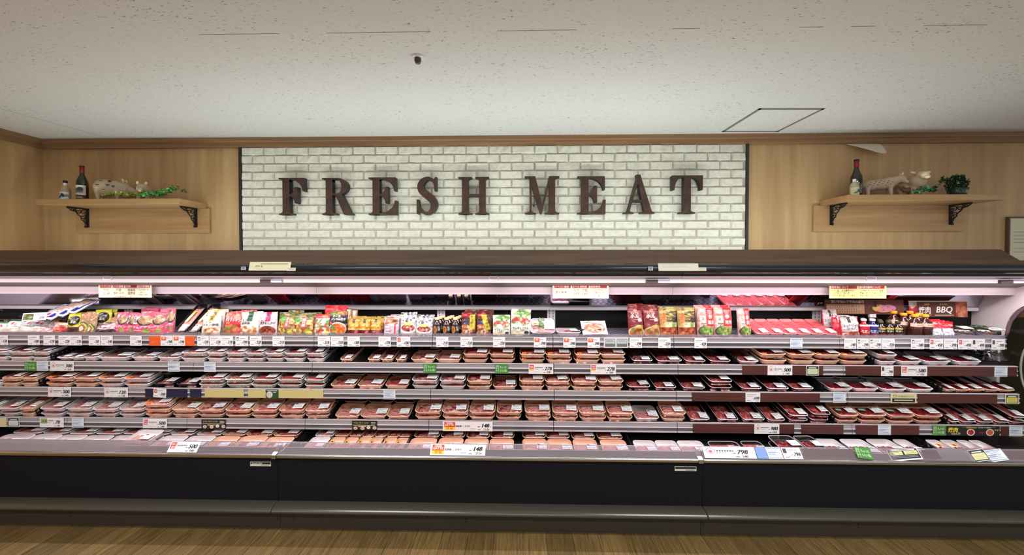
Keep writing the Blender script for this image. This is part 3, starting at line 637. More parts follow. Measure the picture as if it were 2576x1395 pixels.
# ================================================================== the refrigerated case
SEAMB = [XL+.01, PX(697, 2.17, 1200), PX(1769, 2.17, 1200), 3.40]
LV = {1: (2.53, 848, 872), 2: (2.50, 915, 938), 3: (2.47, 982.5, 1004.5), 4: (2.45, 1060, 1083)}
for k in LV: Y, a, c = LV[k]; LV[k] = (Y, PZ(1288, a, Y), PZ(1288, c, Y))
DECK = PZ(1288, 1120, 2.32)-.055
XEND = 3.34
ctr = 1288
zrail1, zrail0 = PZ(ctr, 1150, 2.165), PZ(ctr, 1157, 2.165)
zr1 = PZ(ctr, 1119, 2.215)
zp0 = PZ(ctr, 1262, 2.18); zb1, zb0 = PZ(ctr, 1272, 2.165), PZ(ctr, 1305, 2.13)
zf1, zf0 = PZ(ctr, 628, 2.62), PZ(ctr, 662, 2.49)
zc0 = PZ(ctr, 694.5, 2.46)
POSTS = [-3.03, -2.245, SEAMB[1]-.034, -.600, .235, SEAMB[2]-.034, PX(2058, 2.84, 800)]
def rnd_prof(cy, cz, ry, rz, a0, a1, n=12): return [(cy+ry*math.cos(R(a0+(a1-a0)*i/n)), cz+rz*math.sin(R(a0+(a1-a0)*i/n))) for i in range(n+1)]
names = ['corner', 'middle', 'glass-end']
for k in range(3):
    a, c = SEAMB[k], SEAMB[k+1]; g = .0012; a += g; c -= g; xm = (a+c)/2; O = Vector((xm, 2.2, 0))
    cs = thing('refrigerated_case', O, ['open refrigerated meat case section meeting the room corner', 'middle section of the open refrigerated meat case', 'section of the open refrigerated meat case with glass end'][k], 'refrigerated case')
    B = lambda nm, mb, mt, **kw: build(nm, rel(mb, O), mt, cs, **kw)
    B('kick_plate', M().box(a, c, 2.195, 2.215, FLOOR, zb0+.02), KICKM)
    hol = M()
    for px in {0: [174, 705-8], 1: [739, 1172], 2: [1730+40, 2161]}[k]:
        x = PX(px, 2.19, 1305)
        for zz in (FLOOR+.055, FLOOR+.072): hol.add([(x+.0055*math.cos(t), 2.1945, zz+.0055*math.sin(t)) for t in np.linspace(0, 6.28, 9)[:-1]], [tuple(range(8))])
    B('kick_screw', hol, BLACK)
    prof = [(2.19, zb1+.004)]+rnd_prof(2.165, (zb0+zb1)/2+.008, .058, (zb1-zb0)/2-.002, 95, 265, 16)+[(2.19, zb0)]
    B('lower_bumper', M().prismx(prof, a, c), BUMPM, smooth=False, bevel=.004)
    B('lower_panel', M().box(a, c, 2.18, 2.2, zp0-.01, zrail0-.002), PANEL)
    B('front_rail', M().prismx([(2.165, zrail0+.004), (2.165, zrail1-.004), (2.172, zrail1), (2.26, zrail1), (2.26, zrail0), (2.172, zrail0)], a, c), CHROME, bevel=.003)
    B('rail_edge', M().box(a, c, 2.168, 2.175, zrail0-.004, zrail0+.003), GOLDE)
    # clear riser: tilted panel with a folded foot and a turned lip
    B('clear_riser', M().prismx([(2.178, zrail1+.001), (2.182, zrail1+.001), (2.219, zr1), (2.223, zr1+.001), (2.223, zr1+.003), (2.215, zr1+.003)], a, c if k < 2 else XEND, 0), SHEEN_ACRYL)
    B('inner_ledge', M().prismx([(2.182, zrail1), (2.26, zrail1), (2.27, zrail1-.03), (2.255, zrail1-.03), (2.245, zrail1-.004), (2.182, zrail1-.004)], a, c), mat('pale_ledge', (206, 200, 208), .35))
    B('well_deck', M().prismx([(2.255, DECK), (2.86, DECK+.07), (2.86, DECK+.05), (2.255, DECK-.02)], a, min(c, XEND)), BLACK)
    B('back_panel', M().box(a, min(c, XEND), 2.862, 2.872, DECK, 1.45), mat('black_back_panel', (9, 9, 12), .5, spec=.3))
    B('evaporator_housing', M().box(a, c, 2.88, 3.22, FLOOR, 1.42), BLACK)
    up = M()
    for x in POSTS:
        if a <= x < c:
            up = M(); up.box(x-.030, x+.030, 2.850, 2.861, DECK+.06, 1.215)
            sl = [(x+s*.014-.0022, x+s*.014+.0022, z) for s in (-1, 1) for z in np.arange(1.04, 1.20, .022)]
            for x0, x1, z in sl: up.box(x0, x1, 2.8492, 2.851, z, z+.014, 1)
            B('slotted_upright', up, [WHITEP, BLACK])
    # mirror above the product shelf, leaning out at the top
    me = min(c, XEND-.01)
    B('mirror', M().add([(a, 2.825, 1.207), (me, 2.825, 1.207), (me, 2.753, 1.385), (a, 2.753, 1.385), (a, 2.835, 1.210), (me, 2.835, 1.210), (me, 2.763, 1.39), (a, 2.763, 1.39)],
        [(0, 1, 2, 3), (4, 7, 6, 5), (0, 4, 5, 1), (2, 6, 7, 3)]), MIRR)
    B('mirror_ledge', M().prismx([(2.81, 1.212), (2.85, 1.212), (2.85, 1.186), (2.813, 1.186), (2.808, 1.194)], a, me), mat('bright_white_ledge', (248, 244, 248), .35), bevel=.002)
    # canopy: sloped wood fascia, glossy bumper, white lit underside
    fe = c if k < 2 else XEND+.02
    B('wood_fascia', M().prismx([(2.49, zf0-.004), (2.62, zf1), (2.632, zf1-.004), (2.632, zf1-.02), (2.505, zf0-.02)], a-.0012, fe+.0012 if k < 2 else PX(2517, 2.62, 628)), WALNUT)
    prof = [(2.50, zf0)]+rnd_prof(2.475, (zf0+zc0)/2+.006, .036, (zf0-zc0)/2-.008, 80, 262, 16)+[(2.475, zc0), (2.51, zc0), (2.51, zf0-.002)]; a0_, c0_ = a-.0012, c+.0012
    B('canopy_bumper', M().prismx(prof, a0_, c0_+.1 if k == 2 else c0_), GLOSSB, bevel=.003)
    z1 = PZ(ctr, 702, 2.50); z2 = PZ(ctr, 711, 2.505); z3 = PZ(ctr, 721.5, 2.61); z4 = PZ(ctr, 740, 2.62)
    B('canopy_lip', M().prismx([(2.47, zc0-.0005), (2.47, zc0-.006), (2.50, z1+.001), (2.51, z1+.001), (2.51, zc0-.0005)], a, c), mat('canopy_lip_enamel', (206, 196, 202), .35))
    B('led_diffuser', M().prismx([(2.50, z1), (2.505, z2), (2.52, z2), (2.52, z1)], a, c), LEDM)
    B('air_grille', M().prismx([(2.507, z2-.0005), (2.61, z3), (2.62, z3+.01), (2.53, z2+.02)], a, c), mat('beige_air_grille', (128, 118, 112), .6))
    B('inner_duct_panel', M().prismx([(2.612, z3-.0005), (2.62, z4), (2.628, z4), (2.628, 1.44), (2.622, 1.44), (2.622, z3)], a, c), mat('pink_white_enamel', (228, 212, 220), .4))
    B('canopy_roof', M().box(a, c, 2.635, 3.22, 1.425, 1.44), mat('dusty_grey_roof', (150, 148, 144), .8))
    # lamp ends and clips along the diffuser
    for px, px2 in {0: [(657, 684)], 1: [(1625, 1654)], 2: [(2513, 2543)]}[k]:
        x0, x1 = PX(px, 2.495, 703), PX(px2, 2.495, 703); x2 = x1+(x1-x0)
        B('lamp_holder', M().box(x0, x1, 2.482, 2.5, z2, z1-.001, 0).box(x1, x2, 2.482, 2.5, z2+.002, z1-.002, 1), [mat('dark_lamp_holder', (56, 44, 50), .4), mat('lilac_lamp_cap', (176, 164, 186), .4)])
    for px in {0: [271], 1: [1242], 2: [2191]}[k]:
        x = PX(px, 2.468, 699); mb = M()
        for q in [(-.031, .031, .0, .003), (-.031, .031, -.022, -.019), (-.031, -.028, -.022, .003), (.028, .031, -.022, .003)]: mb.box(x+q[0], x+q[1], 2.464, 2.468, zc0+q[2]-.002, zc0+q[3]-.002)
        B('lamp_clip', mb, mat('clear_clip', (226, 218, 226), .2, coat=.5))
    if k < 2:   # chrome joint cover on the rail
        B('joint_cover', M().prismx([(2.160, zrail0-.006), (2.160, zrail1), (2.19, zrail1+.012), (2.22, zrail1+.03), (2.226, zrail1+.028), (2.2, zrail0)], c-.028, c-.001), CHROME, bevel=.002)
        pl = thing('maker_plate', (PX(655 if k == 0 else 1725, 2.178, 1167), 2.179, PZ(655 if k == 0 else 1725, 1172 if k == 0 else 1184, 2.178)), ['silver nameplate on the navy panel below the red-logo sign', 'silver nameplate on the navy panel beside the glass-end section'][k], 'nameplate')
        im = Img(64, 14, (206, 208, 200)); im.rect(.02, .42, .98, .9, (24, 26, 30))
        if k == 0: im.text('Eurosino Diner', .08, .42, .42, (214, 214, 200), .5, slant=.3)
        im.lines(.5, .9, [.16], (120, 120, 120), .12)
        link('plate', card_mesh('plate', im, .124, .026, mt=FOILC), pl)
    if k == 0: B('added_end_panel', M().box(a, a+.02, 2.30, 2.86, DECK, 1.42), mat('lilac_added_panel', (196, 186, 196), .4))  # unseen panel, added to keep the oak side wall out of the mirror
    if k == 2:  # closing end
        ew = [(2.862, DECK), (2.862, 1.43), (2.50, 1.43), (2.47, 1.38), (2.47, 1.33)]+[(2.50+.17*math.sin(R(t)), 1.04+.235*math.cos(R(t))) for t in range(10, 91, 10)]+[(2.70, 1.0), (2.72, DECK)]
        B('end_wall', M().prismx(ew, XEND, XEND+.03), mat('white_end_panel', (226, 214, 218), .4))
        gl = [(2.22, .46), (2.26, .44), (2.70, .45), (2.70, 1.0)]+[(2.50+.17*math.sin(R(t)), 1.04+.235*math.cos(R(t))) for t in range(90, 9, -10)]+[(2.47, 1.33), (2.40, 1.10), (2.30, .8)]
        B('end_glass', M().prismx(gl, XEND+.012, XEND+.018), GLASS)
        path = [(XEND+.012, y, z) for y, z in [(2.47, 1.34)]+[(2.495+.17*math.sin(R(t)), 1.03+.235*math.cos(R(t))) for t in range(8, 88, 8)]+[(2.675, 1.02)]]
        B('glass_trim', M().tube(path, .011, 8), mat('mauve_glass_trim', (112, 92, 100), .3, coat=.4), smooth=True)
        B('glass_gasket', M().tube([(XEND+.01, y, z) for y, z in [(2.44, 1.08)]+[(2.48+.11*math.sin(R(t)), .84+.22*math.cos(R(t))) for t in range(0, 181, 12)]+[(2.42, .60)]], .006, 6), mat('grey_gasket', (150, 156, 150), .4), smooth=True)

# thin wire baskets behind the clear riser
for j, (a, c) in enumerate([(33, 187), (208, 355), (370, 524), (543, 700), (710, 868), (1056, 1235), (1238, 1355)]):
    x0, x1 = PX(a, 2.235, 1130), PX(c, 2.235, 1130); z0, z1 = zrail1-.012, zr1-.006; mb = M()
    mb.tube([(x0, 2.232, z0), (x0, 2.238, z1-.008), (x0+.008, 2.24, z1), (x1-.008, 2.24, z1), (x1, 2.238, z1-.008), (x1, 2.232, z0)], .0016, 5)
    mb.tube([(x0, 2.234, z0+.022), (x1, 2.234, z0+.022)], .0014, 5)
    for f in (.3, .66): mb.tube([(x0+f*(x1-x0), 2.24, z1), (x0+f*(x1-x0), 2.232, z0)], .0014, 5)
    tag(build('wire_guard', mb, mat('pale_wire', (196, 190, 196), .3, metal=.6), smooth=True), 'thin pale wire guard, %s along the clear riser' % ORD[j+1], 'wire guard', 'wire guards behind the clear riser')

CHK = mat('checkered_mat', (90, 86, 100), .4); n, l, b = nodes(CHK); tc = n.new('ShaderNodeTexCoord'); ck = n.new('ShaderNodeTexChecker'); ck.inputs['Scale'].default_value = 45
l.new(tc.outputs['Object'], ck.inputs['Vector']); ck.inputs[1].default_value = (*lin((128, 124, 142)), 1); ck.inputs[2].default_value = (*lin((84, 81, 96)), 1); l.new(ck.outputs[0], b.inputs['Base Color'])
# ------------------------------------------------------------------ shelves, one per bay
SLOPE = {1: 3, 2: 10, 3: 12, 4: 17}
SEAMS = {1: [-12, 208, 495, 790, 1088, 1391, 1695, 2112, 2532], 2: [-120, 189, 486, 785, 1088, 1393, 1706, 2122, 2562], 3: [-130, 177, 476, 780, 1083, 1394, 1702, 2134, 2568], 4: [-160, 166, 468, 766, 1078, 1393, 1705, 2146, 2590]}
LNAME = {1: 'product shelf', 2: 'top meat shelf', 3: 'second meat shelf', 4: 'third meat shelf', 5: 'bottom well'}
for lv in (1, 2, 3, 4):
    Y, zt, zb = LV[lv]; al = R(SLOPE[lv])
    for j in range(8):
        x0, x1 = PX(SEAMS[lv][j], Y)+.002, min(PX(SEAMS[lv][j+1], Y)-.002, XEND-.004); O = Vector(((x0+x1)/2, Y, zt))
        sh = thing('case_shelf', O, 'grey steel shelf, %s bay from the room corner, %s' % (ORD[j+1], LNAME[lv]), 'shelf', 'shelves of the meat case')
        B = lambda nm, mb, mt, **kw: build(nm, rel(mb, O), mt, sh, **kw)
        d = 2.845-Y; rise = math.tan(al)*d
        B('deck', M().prismx([(Y+.012, zt-.004), (2.845, zt-.004+rise), (2.845, zt-.012+rise), (Y+.012, zt-.014)], x0, x1), BLACK if lv > 1 else CHK)
        h = zt-zb; r = M()
        r.box(x0, x1, Y, Y+.014, zb, zt, 0)
        r.box(x0, x1, Y-.0035, Y, zb+h*.50, zb+h*.585, 1)
        r.box(x0, x1, Y-.0012, Y, zb+h*.18, zb+h*.50, 2)
        r.box(x0, x1, Y-.004, Y, zb, zb+h*.17, 3)
        r.box(x0, x1, Y-.003, Y+.014, zt-.001, zt+.0025, 3)
        B('price_rail', r, [SILV, RIDGE, SILVD, mat('rail_lip', (186, 178, 184), .3)])
        B('under_bracket', M().poly([(x0+.01, zb+.005), (x0+.014, zb+.005), (x0+.014, zt-.016), (x0+.01, zt-.016)], Y+.02, 2.84), BLACK)
        if lv == 1: B('clear_stop', M().box(x0, x1, Y+.004, Y+.006, zt+.003, zt+.024), SHEEN_ACRYL)
# printed insert strips in the rails
def strip(lv, a, c, m_, lab, v0=.02, v1=.98):
    Y, zt, zb = LV[lv]; x0, x1 = PX(a, Y), PX(c, Y); h = zt-zb
    return tag(build('rail_insert', M().box(x0, x1, Y-.0055, Y-.0042, zb+h*v0, zb+h*v1), m_), lab, 'insert strip')
NAVY = mat('navy_strip_print', (26, 28, 58), .5); CRM = mat('cream_strip_print', (206, 192, 134), .5)
strip(2, 1867, 2070, BROWNSTRIP, 'brown wood-print strip under the carrot beef, top meat shelf', .0)
strip(2, 2127, 2557, BROWNSTRIP, 'long brown wood-print strip nearest the glass end, top meat shelf', .0)
strip(3, 1741, 2063, BROWNSTRIP, 'brown wood-print strip under marbled beef, second meat shelf')
strip(3, 2309, 2509, BROWNSTRIP, 'brown wood-print strip under long beef trays, second meat shelf')
strip(3, 365, 471, NAVY, 'navy strip under the black chicken trays, second meat shelf')
strip(3, 478, 506, NAVY, 'short navy strip next to the cream strips, second meat shelf')
strip(3, 515, 613, CRM, 'cream strip beside the short navy strip, second meat shelf')
strip(3, 624, 668, CRM, 'cream strip before the green card, second meat shelf')
strip(3, 700, 813, CRM, 'cream strip after the green card, second meat shelf')
strip(4, 1744, 1999, BROWNSTRIP, 'brown wood-print strip under marbled beef, third meat shelf')
strip(4, 2017, 2123, BROWNSTRIP, 'short brown wood-print strip past the small gap, third meat shelf')
strip(4, 2154, 2314, BROWNSTRIP, 'brown wood-print strip under green-stickered beef, third meat shelf')
strip(4, 2520, 2545, BROWNSTRIP, 'stub of brown strip after the grill poster, third meat shelf')

# ------------------------------------------------------------------ cards in the rails
def pricecard(num, logo=None, w=60, h=42, big=.30, sub=True):
    im = Img(w, h, (234, 233, 238)); s = .42
    im.lines(.30 if logo else .08, .78 if logo else .7, [.76], (50, 50, 56), .055, .09); im.lines(.08, .5, [.60], (120, 120, 128), .03, .07)
    im.text(num, .56, .26, big, (24, 24, 28), .34, slant=.25, bold=2); im.rect(.45, .33, .53, .38, (60, 60, 66))
    im.lines(.10, .36, [.14], (70, 70, 76), .06, .08); im.lines(.66, .92, [.1], (90, 90, 96), .06, .08)
    if logo == 'o': im.rect(.07, .55, .46, .92, (222, 92, 66)).disc(.26, .78, .12, .09, (244, 190, 160))
    if logo == 'r': im.rect(.07, .50, .28, .92, (204, 60, 60)).lines(.1, .25, [.6, .75], (250, 230, 230), .06)
    if logo == 'g': im.rect(.08, .55, .27, .90, (60, 96, 76)).rect(.11, .6, .24, .80, (220, 228, 220))
    if logo == 'd': im.rect(.06, .50, .25, .90, (96, 72, 74))
    return im
def widecard(num, logo='ring', w=110, h=42, name=None, sub='540'):
    im = Img(w, h, (232, 230, 234))
    if logo == 'ring': im.disc(.14, .66, .09, .26, (196, 140, 146)).disc(.14, .66, .075, .21, (236, 224, 226)).disc(.14, .60, .035, .12, (190, 110, 120))
    if logo == 'red': im.rect(.04, .34, .22, .92, (196, 52, 56)).text('安心', .06, .64, .22, (250, 225, 225)).text('価格', .06, .38, .22, (250, 225, 225))
    if logo == 'ry': im.rect(.03, .5, .21, .93, (208, 60, 66)).rect(.03, .36, .21, .5, (240, 196, 40)).lines(.05, .19, [.6, .75], (250, 225, 225), .06)
    if logo == 'green': im.rect(.04, .40, .31, .94, (148, 170, 106)).text('大刻', .09, .5, .30, (30, 50, 30))
    im.lines(.24 if logo != 'green' else .35, .58, [.60 if logo != 'green' else .66], (44, 44, 50), .09, .05); im.lines(.24, .46, [.46], (110, 110, 118), .04, .05); im.lines(.26, .40, [.2], (140, 140, 146), .03, .05)
    im.rect(.56, .42, .62, .47, (50, 50, 56)); im.text(num, .64, .38, .36, (22, 22, 26), .27, slant=.25, bold=3).text('円', .92, .38, .1, (40, 40, 44))
    im.lines(.60, .68, [.12], (80, 80, 86), .06); im.text(sub, .73, .08, .2, (30, 30, 34), .16, bold=1)
    return im
def saleboard(w=200, h=40):
    im = Img(w, h, (236, 234, 238)); im.rect(.035, .42, .25, .93, (214, 62, 52)).disc(.14, .82, .07, .1, (240, 170, 150)).text('SATTE', .05, .52, .22, (250, 236, 226), .18, bold=1).rect(.035, .12, .25, .42, (246, 206, 40)).text('特 価', .08, .14, .26, (220, 80, 40), .13)
    im.text('国産豚 こま切り', .26, .42, .2, (26, 26, 30), .3, bold=1).lines(.55, .66, [.22], (60, 60, 66), .05, .03).rect(.70, .43, .745, .51, (60, 60, 66))
    im.text('148', .78, .40, .38, (18, 18, 22), .145, slant=.25, bold=4).text('円', .94, .40, .12, (30, 30, 34)).text('159.84', .81, .08, .22, (40, 40, 44), .12).lines(.70, .76, [.14], (60, 60, 66), .06); return im
def bluenotice():
    im = Img(44, 36, (218, 226, 232)); im.rect(.06, .87, .94, .92, (60, 96, 160)).rect(.06, .08, .94, .13, (60, 96, 160)); im.lines(.08, .84, [.24, .38, .52, .66, .76], (110, 146, 196), .05, .08).lines(.08, .6, [.52, .38], (70, 106, 170), .05); return im
def greenst(): 
    im = Img(50, 36, (74, 138, 62)); c = (206, 228, 196); im.rect(.08, .1, .10, .9, c).rect(.24, .1, .26, .9, c).rect(.04, .55, .28, .59, c).rect(.04, .3, .28, .34, c).disc(.17, .78, .07, .09, c).disc(.17, .78, .05, .065, (74, 138, 62))
    im.text('ちょっと', .36, .56, .24, (224, 238, 214), .5).text('いいね', .38, .2, .26, (224, 238, 214), .5); return im
def headnotice(hc, bc, body=(222, 224, 206)):
    im = Img(44, 36, (226, 228, 220)); im.rect(.05, .06, .95, .94, hc).rect(.1, .14, .9, .66, body).lines(.2, .8, [.74], (230, 232, 220), .08, .08).lines(.16, .84, [.24, .36, .48], bc, .04, .08); return im
def blackboard(s=1):
    im = Img(100, 36, (38, 36, 36)); im.text('ベーコン・ローズ', .07, .68, .2, (226, 206, 70), .36).text('レシピ', .48, .7, .16, (200, 200, 190), .2).lines(.05, .9, [.5], (210, 200, 120), .05, .06).lines(.76, .95, [.64, .78], (190, 190, 170), .05, .05)
    for i, (x, y, c) in enumerate([(.14, .22, (196, 130, 130)), (.42, .2, (220, 140, 140)), (.66, .3, (216, 206, 196)), (.9, .26, (200, 150, 130))]): im.disc(x, y, .075, .16, (226, 220, 210)).disc(x, y, .05, .1, c)
    im.lines(.25, .55, [.36], (226, 206, 70), .05, .05); return im
def solid(c, txt=None, tc=None):
    im = Img(30, 24, c)
    if txt: im.text(txt, .2, .3, .4, tc, .6)
    return im
CARDM = {}
def card(lv, a, c, key, fn, lab, cat='price card', tilt=0, dv=(0, 0), grp=None, name='price_card', roll=0):
    if lv == 5:
        Y, zt, zb = 2.176, zr1+.002, zrail1+.004; lean = -math.atan2(.035, zr1-zrail1)
    else:
        Y, zt, zb = LV[lv]; lean = 0; Y -= .0075
    x0, x1 = PX(a, Y), PX(c, Y); h = (zt-zb)+.002
    if lv == 5: h = math.hypot(h, .035)*1.02
    k = (key, round(x1-x0, 2))
    if k not in CARDM: CARDM[k] = card_mesh('card', fn(), x1-x0, h)
    t_ = link(name, CARDM[k], None, ((x0+x1)/2+dv[0], Y, zb-.001+dv[1]), (lean, R(roll), 0)); return tag(t_, lab, cat, grp)
L1T = [(-8, 19, '138', None, 'under the green-and-white chicken packs at the frame edge'), (70, 99, '108', None, 'under the pale pink packs'), (109, 138, '128', None, 'under the orange-pink pouch'), (147, 176, '228', None, 'under the yellow pouch with black disc'), (176, 205, '238', None, 'under the kraft pouches'),
 (223, 252, '58', None, 'past the kraft pouches'), (254, 283, '248', None, 'under the dark red bag'), (327, 356, '198', None, 'under the pink soup pouches'), (404, 434, '198', 'o', 'nearer the pink soup pouches'), (435, 465, '198', 'o', 'under the sausage trays'),
 (496, 525, '128', 'g', 'under the gold-banner chicken pouch'), (527, 556, '228', None, 'under the gold-banner chicken pouch'), (556, 586, '218', None, 'under the red chicken pouch'), (592, 624, '198', 'g', 'under the green-banner pouch'), (628, 658, '228', None, 'under the green-banner pouch'),
 (685, 716, '218', None, 'under the stir-fry pouches'), (799, 830, '218', None, 'under the pink-and-white pouch'), (832, 864, '218', None, 'under the black cheese pouch'), (874, 905, '188', None, 'under the small gold pouches'), (952, 983, '178', None, 'under the clear red-text packs'), (998, 1032, '100', 'r', 'under the silver offal pouches'),
 (1097, 1128, '218', None, 'under the brown sauce bottles'), (1158, 1189, '238', None, 'under the brown-and-yellow pouches'), (1240, 1271, '228', None, 'under the lettuce pouches'), (1343, 1374, '398', 'o', 'under the green onion pork tray'), (1417, 1448, '398', 'o', 'under the flat white tray'), (1478, 1509, '398', 'o', 'under the salmon-coloured pack'),
 (1584, 1615, '298', None, 'under the dark red noodle pouches'), (1656, 1687, '328', None, 'under the yellow noodle pouches'), (1747, 1778, '428', None, 'under the pink rice soup pouches'), (2124, 2154, '348', None, 'under the silver soup pouch'), (2156, 2186, '298', 'g', 'under the red steak bottle'), (2187, 2218, '298', 'g', 'under the blue steak bottle'),
 (2219, 2251, '328', None, 'under the black steak sauce bottles'), (2292, 2325, '380', 'g', 'under the orange-capped bottles'), (2339, 2373, '458', 'r', 'under the sachets'), (2375, 2408, '398', None, 'under the sachets'), (2411, 2445, '498', 'r', 'under the salad meat pack'), (2446, 2478, '498', 'd', 'between the two salad meat packs'), (2495, 2528, '398', 'd', 'under the white-loop meat pack')]
wl = {None: 'plain', 'o': 'orange-logo', 'r': 'red-logo', 'g': 'green-square', 'd': 'dark-square'}
for a, c, nme, lg, under in L1T:
    card(1, a, c, (nme, lg), lambda: pricecard(nme, lg), '%s white price card reading %s %s' % (wl[lg], nme, under), grp='price cards on the product shelf')
card(1, 375, 404, 'or', lambda: solid((226, 92, 40), '~', (238, 120, 70)), 'plain orange card nearest the pink soup pouches', 'card', name='rail_card'); card(1, 465, 489, 'or', lambda: solid((226, 92, 40), '~', (238, 120, 70)), 'plain orange card beside the sausage trays', 'card', name='rail_card')
def dbl():
    im = Img(90, 36, (222, 222, 222))
    for u in (.05, .53): im.rect(u, .1, u+.43, .9, (104, 110, 116)).rect(u+.02, .42, u+.41, .84, (186, 190, 192)).lines(u+.05, u+.38, [.6, .7], (90, 90, 96), .05, .05)
    return im
card(1, 1519, 1580, 'dbl', dbl, 'wide grey two-panel notice beyond the salmon-coloured pack', 'notice', name='rail_notice')
NB = 'white notice with blue lines '
for lv, a, c, lab in [(1, 1988, 2019, 'below the pink foam trays'), (2, 91, 119, 'beside a green sticker, top meat shelf'), (2, 421, 451, 'before the shelf joint, top meat shelf'), (2, 512, 542, 'after the shelf joint, top meat shelf'), (2, 2503, 2537, 'on the brown strip by the glass end'),
    (3, 964, 994, 'below peach pork trays, second meat shelf'), (3, 2098, 2130, 'below white beef trays, second meat shelf'), (4, 177, 207, 'below white chicken trays, third meat shelf'), (4, 2212, 2245, 'between two brown strips, third meat shelf'), (4, 2545, 2576, 'past the grill poster, third meat shelf'), (5, 2494, 2545, 'tilted on the clear riser by the glass end'), (5, 1938, 1975, 'beside the plain blue card on the clear riser')]:
    card(lv, a, c, 'bn%d' % (lv//5), bluenotice, NB+lab, 'notice', grp='blue-lined notices', name='rail_notice', roll=-8 if lv == 5 and a > 2400 else 0)
for lv, a, c, lab in [(2, 60, 89, 'beside a blue-lined notice, top meat shelf'), (2, 1065, 1097, 'under double-row peach pork, top meat shelf'), (2, 1244, 1280, 'before the carrot pork, top meat shelf'), (4, 2350, 2384, 'beside the black grill poster'), (5, 2162, 2204, 'slipping askew on the clear riser')]:
    card(lv, a, c, 'gs%d' % (lv//5), greenst, 'green sticker card '+lab, 'sticker card', grp='green sticker cards', name='sticker_card', roll=7 if lv == 5 else 0, dv=(0, .006) if lv == 5 else (0, 0))
W_ = [(2, 125, 184, '300', 'ring', '324', 'wide price card reading 300 below narrow chicken trays'), (2, 1330, 1392, '278', 'ry', '300', 'wide price card reading 278 with red and yellow logo'), (2, 1486, 1550, '278', 'ry', '300', 'wide price card beside the shelf joint, top meat shelf centre'),
 (2, 1932, 1994, '500', 'ring', '540', 'wide price card reading 500 on the brown strip, top meat shelf'), (2, 2269, 2334, '580', 'red', '626', 'wide price card reading 580 with red square logo'), (3, 117, 177, '500', 'ring', '540', 'wide price card reading 500 with pale ring, second meat shelf'),
 (3, 260, 319, '128', 'ring', '138', 'wide price card reading 128 under carrot chicken trays'), (4, 96, 156, '78', 'green', '84', 'wide price card reading 78 with green square'), (4, 356, 417, '500', 'red', '540', 'wide price card reading 500, red square, third meat shelf'),
 (4, 1900, 1963, '980', 'ring', '1058', 'wide price card reading 980 on the brown strip, third meat shelf')]
for lv, a, c, nm, lg, sb, lab in W_: card(lv, a, c, ('w', nm, lg), lambda: widecard(nm, lg, sub=sb), lab)
card(5, 415, 490, 'w5', lambda: widecard('500', 'red', 130, 56), 'wide price card reading 500, tilted on the clear riser')
card(4, 1113, 1239, 'sale', saleboard, 'extra wide price board reading 148 on the third meat shelf', 'price board', name='price_board')
card(5, 1080, 1220, 'sale5', lambda: saleboard(220, 50), 'extra wide price board reading 148 on the clear riser', 'price board', name='price_board')
card(5, 1776, 1908, 'wb', lambda: widecard('798', 'ring', 180, 50), 'long white price board at the clear riser joint', 'price board', name='price_board')
card(5, 1910, 1937, 'bl', lambda: solid((120, 152, 214)), 'plain pale blue card on the clear riser', 'card', name='rail_card')
card(5, 1977, 2025, '798', lambda: pricecard('798', 'd'), 'white price card reading 798 on the clear riser')
def bn(c1, c2):
    im = Img(100, 50, (228, 230, 226)); im.rect(.03, .12, .97, .95, c1).rect(.06, .48, .46, .78, c2).rect(.52, .48, .94, .78, c2).lines(.1, .9, [.83], (230, 230, 220), .07, .04).lines(.1, .42, [.55, .66], (60, 60, 50), .04, .04).lines(.56, .9, [.55, .66], (60, 60, 50), .04, .04).lines(.08, .9, [.25, .36], (110, 112, 120), .04, .04); return im
card(5, 2250, 2328, 'bn5', lambda: bn((46, 48, 58), (222, 220, 150)), 'dark notice with two yellow panels on the clear riser', 'notice', name='rail_notice', roll=-5)
card(5, 2458, 2500, 'hn5', lambda: headnotice((46, 54, 66), (110, 110, 90), (222, 222, 160)), 'dark-bordered yellow notice tilted on the clear riser', 'notice', name='rail_notice', roll=-8)
card(2, 2029, 2061, 'hn2', lambda: headnotice((30, 44, 40), (120, 140, 100), (206, 214, 180)), 'black-bordered notice on the brown strip, top meat shelf', 'notice', name='rail_notice')
card(2, 2218, 2249, '798', lambda: pricecard('798', 'd'), 'small price card reading 798 on the top meat shelf')
card(3, 383, 415, '200', lambda: pricecard('200', 'r'), 'tilted small price card reading 200 on the navy strip', roll=4)
card(3, 1877, 1914, 'bl3', lambda: pricecard('698', None), 'small price card on the brown strip, second meat shelf')
def veg():
    im = Img(50, 36, (44, 80, 54)); im.disc(.28, .42, .24, .34, (226, 222, 206)).text('たけ', .12, .44, .2, (60, 60, 50), .3).text('のこ', .12, .24, .2, (60, 60, 50), .3).lines(.1, .9, [.82], (190, 210, 190), .06, .08).lines(.56, .8, [.64], (220, 230, 210), .06); return im
card(3, 668, 699, 'veg', veg, 'green card with pale round badge between cream strips', 'card', name='rail_card')
def pc():
    im = Img(100, 36, (216, 210, 160)); im.rect(.06, .1, .94, .52, (34, 34, 30)).rect(.1, .62, .22, .88, (40, 40, 40)).rect(.12, .66, .2, .84, (216, 210, 160)).text('牛肉の個体識別がわかります', .25, .62, .2, (50, 46, 30), .66).lines(.14, .86, [.28], (226, 222, 200), .08, .04); return im
card(3, 2243, 2308, 'pc', pc, 'cream notice with black band under the white beef trays', 'notice', name='rail_notice')
card(3, 2532, 2566, 'hn3', lambda: headnotice((66, 74, 46), (130, 124, 50), (214, 206, 96)), 'yellow-green notice at the glass end, second meat shelf', 'notice', name='rail_notice')
card(4, -14, 12, 'cr', lambda: solid((224, 214, 170)), 'cream card cut by the frame edge, third meat shelf', 'card', name='rail_card')
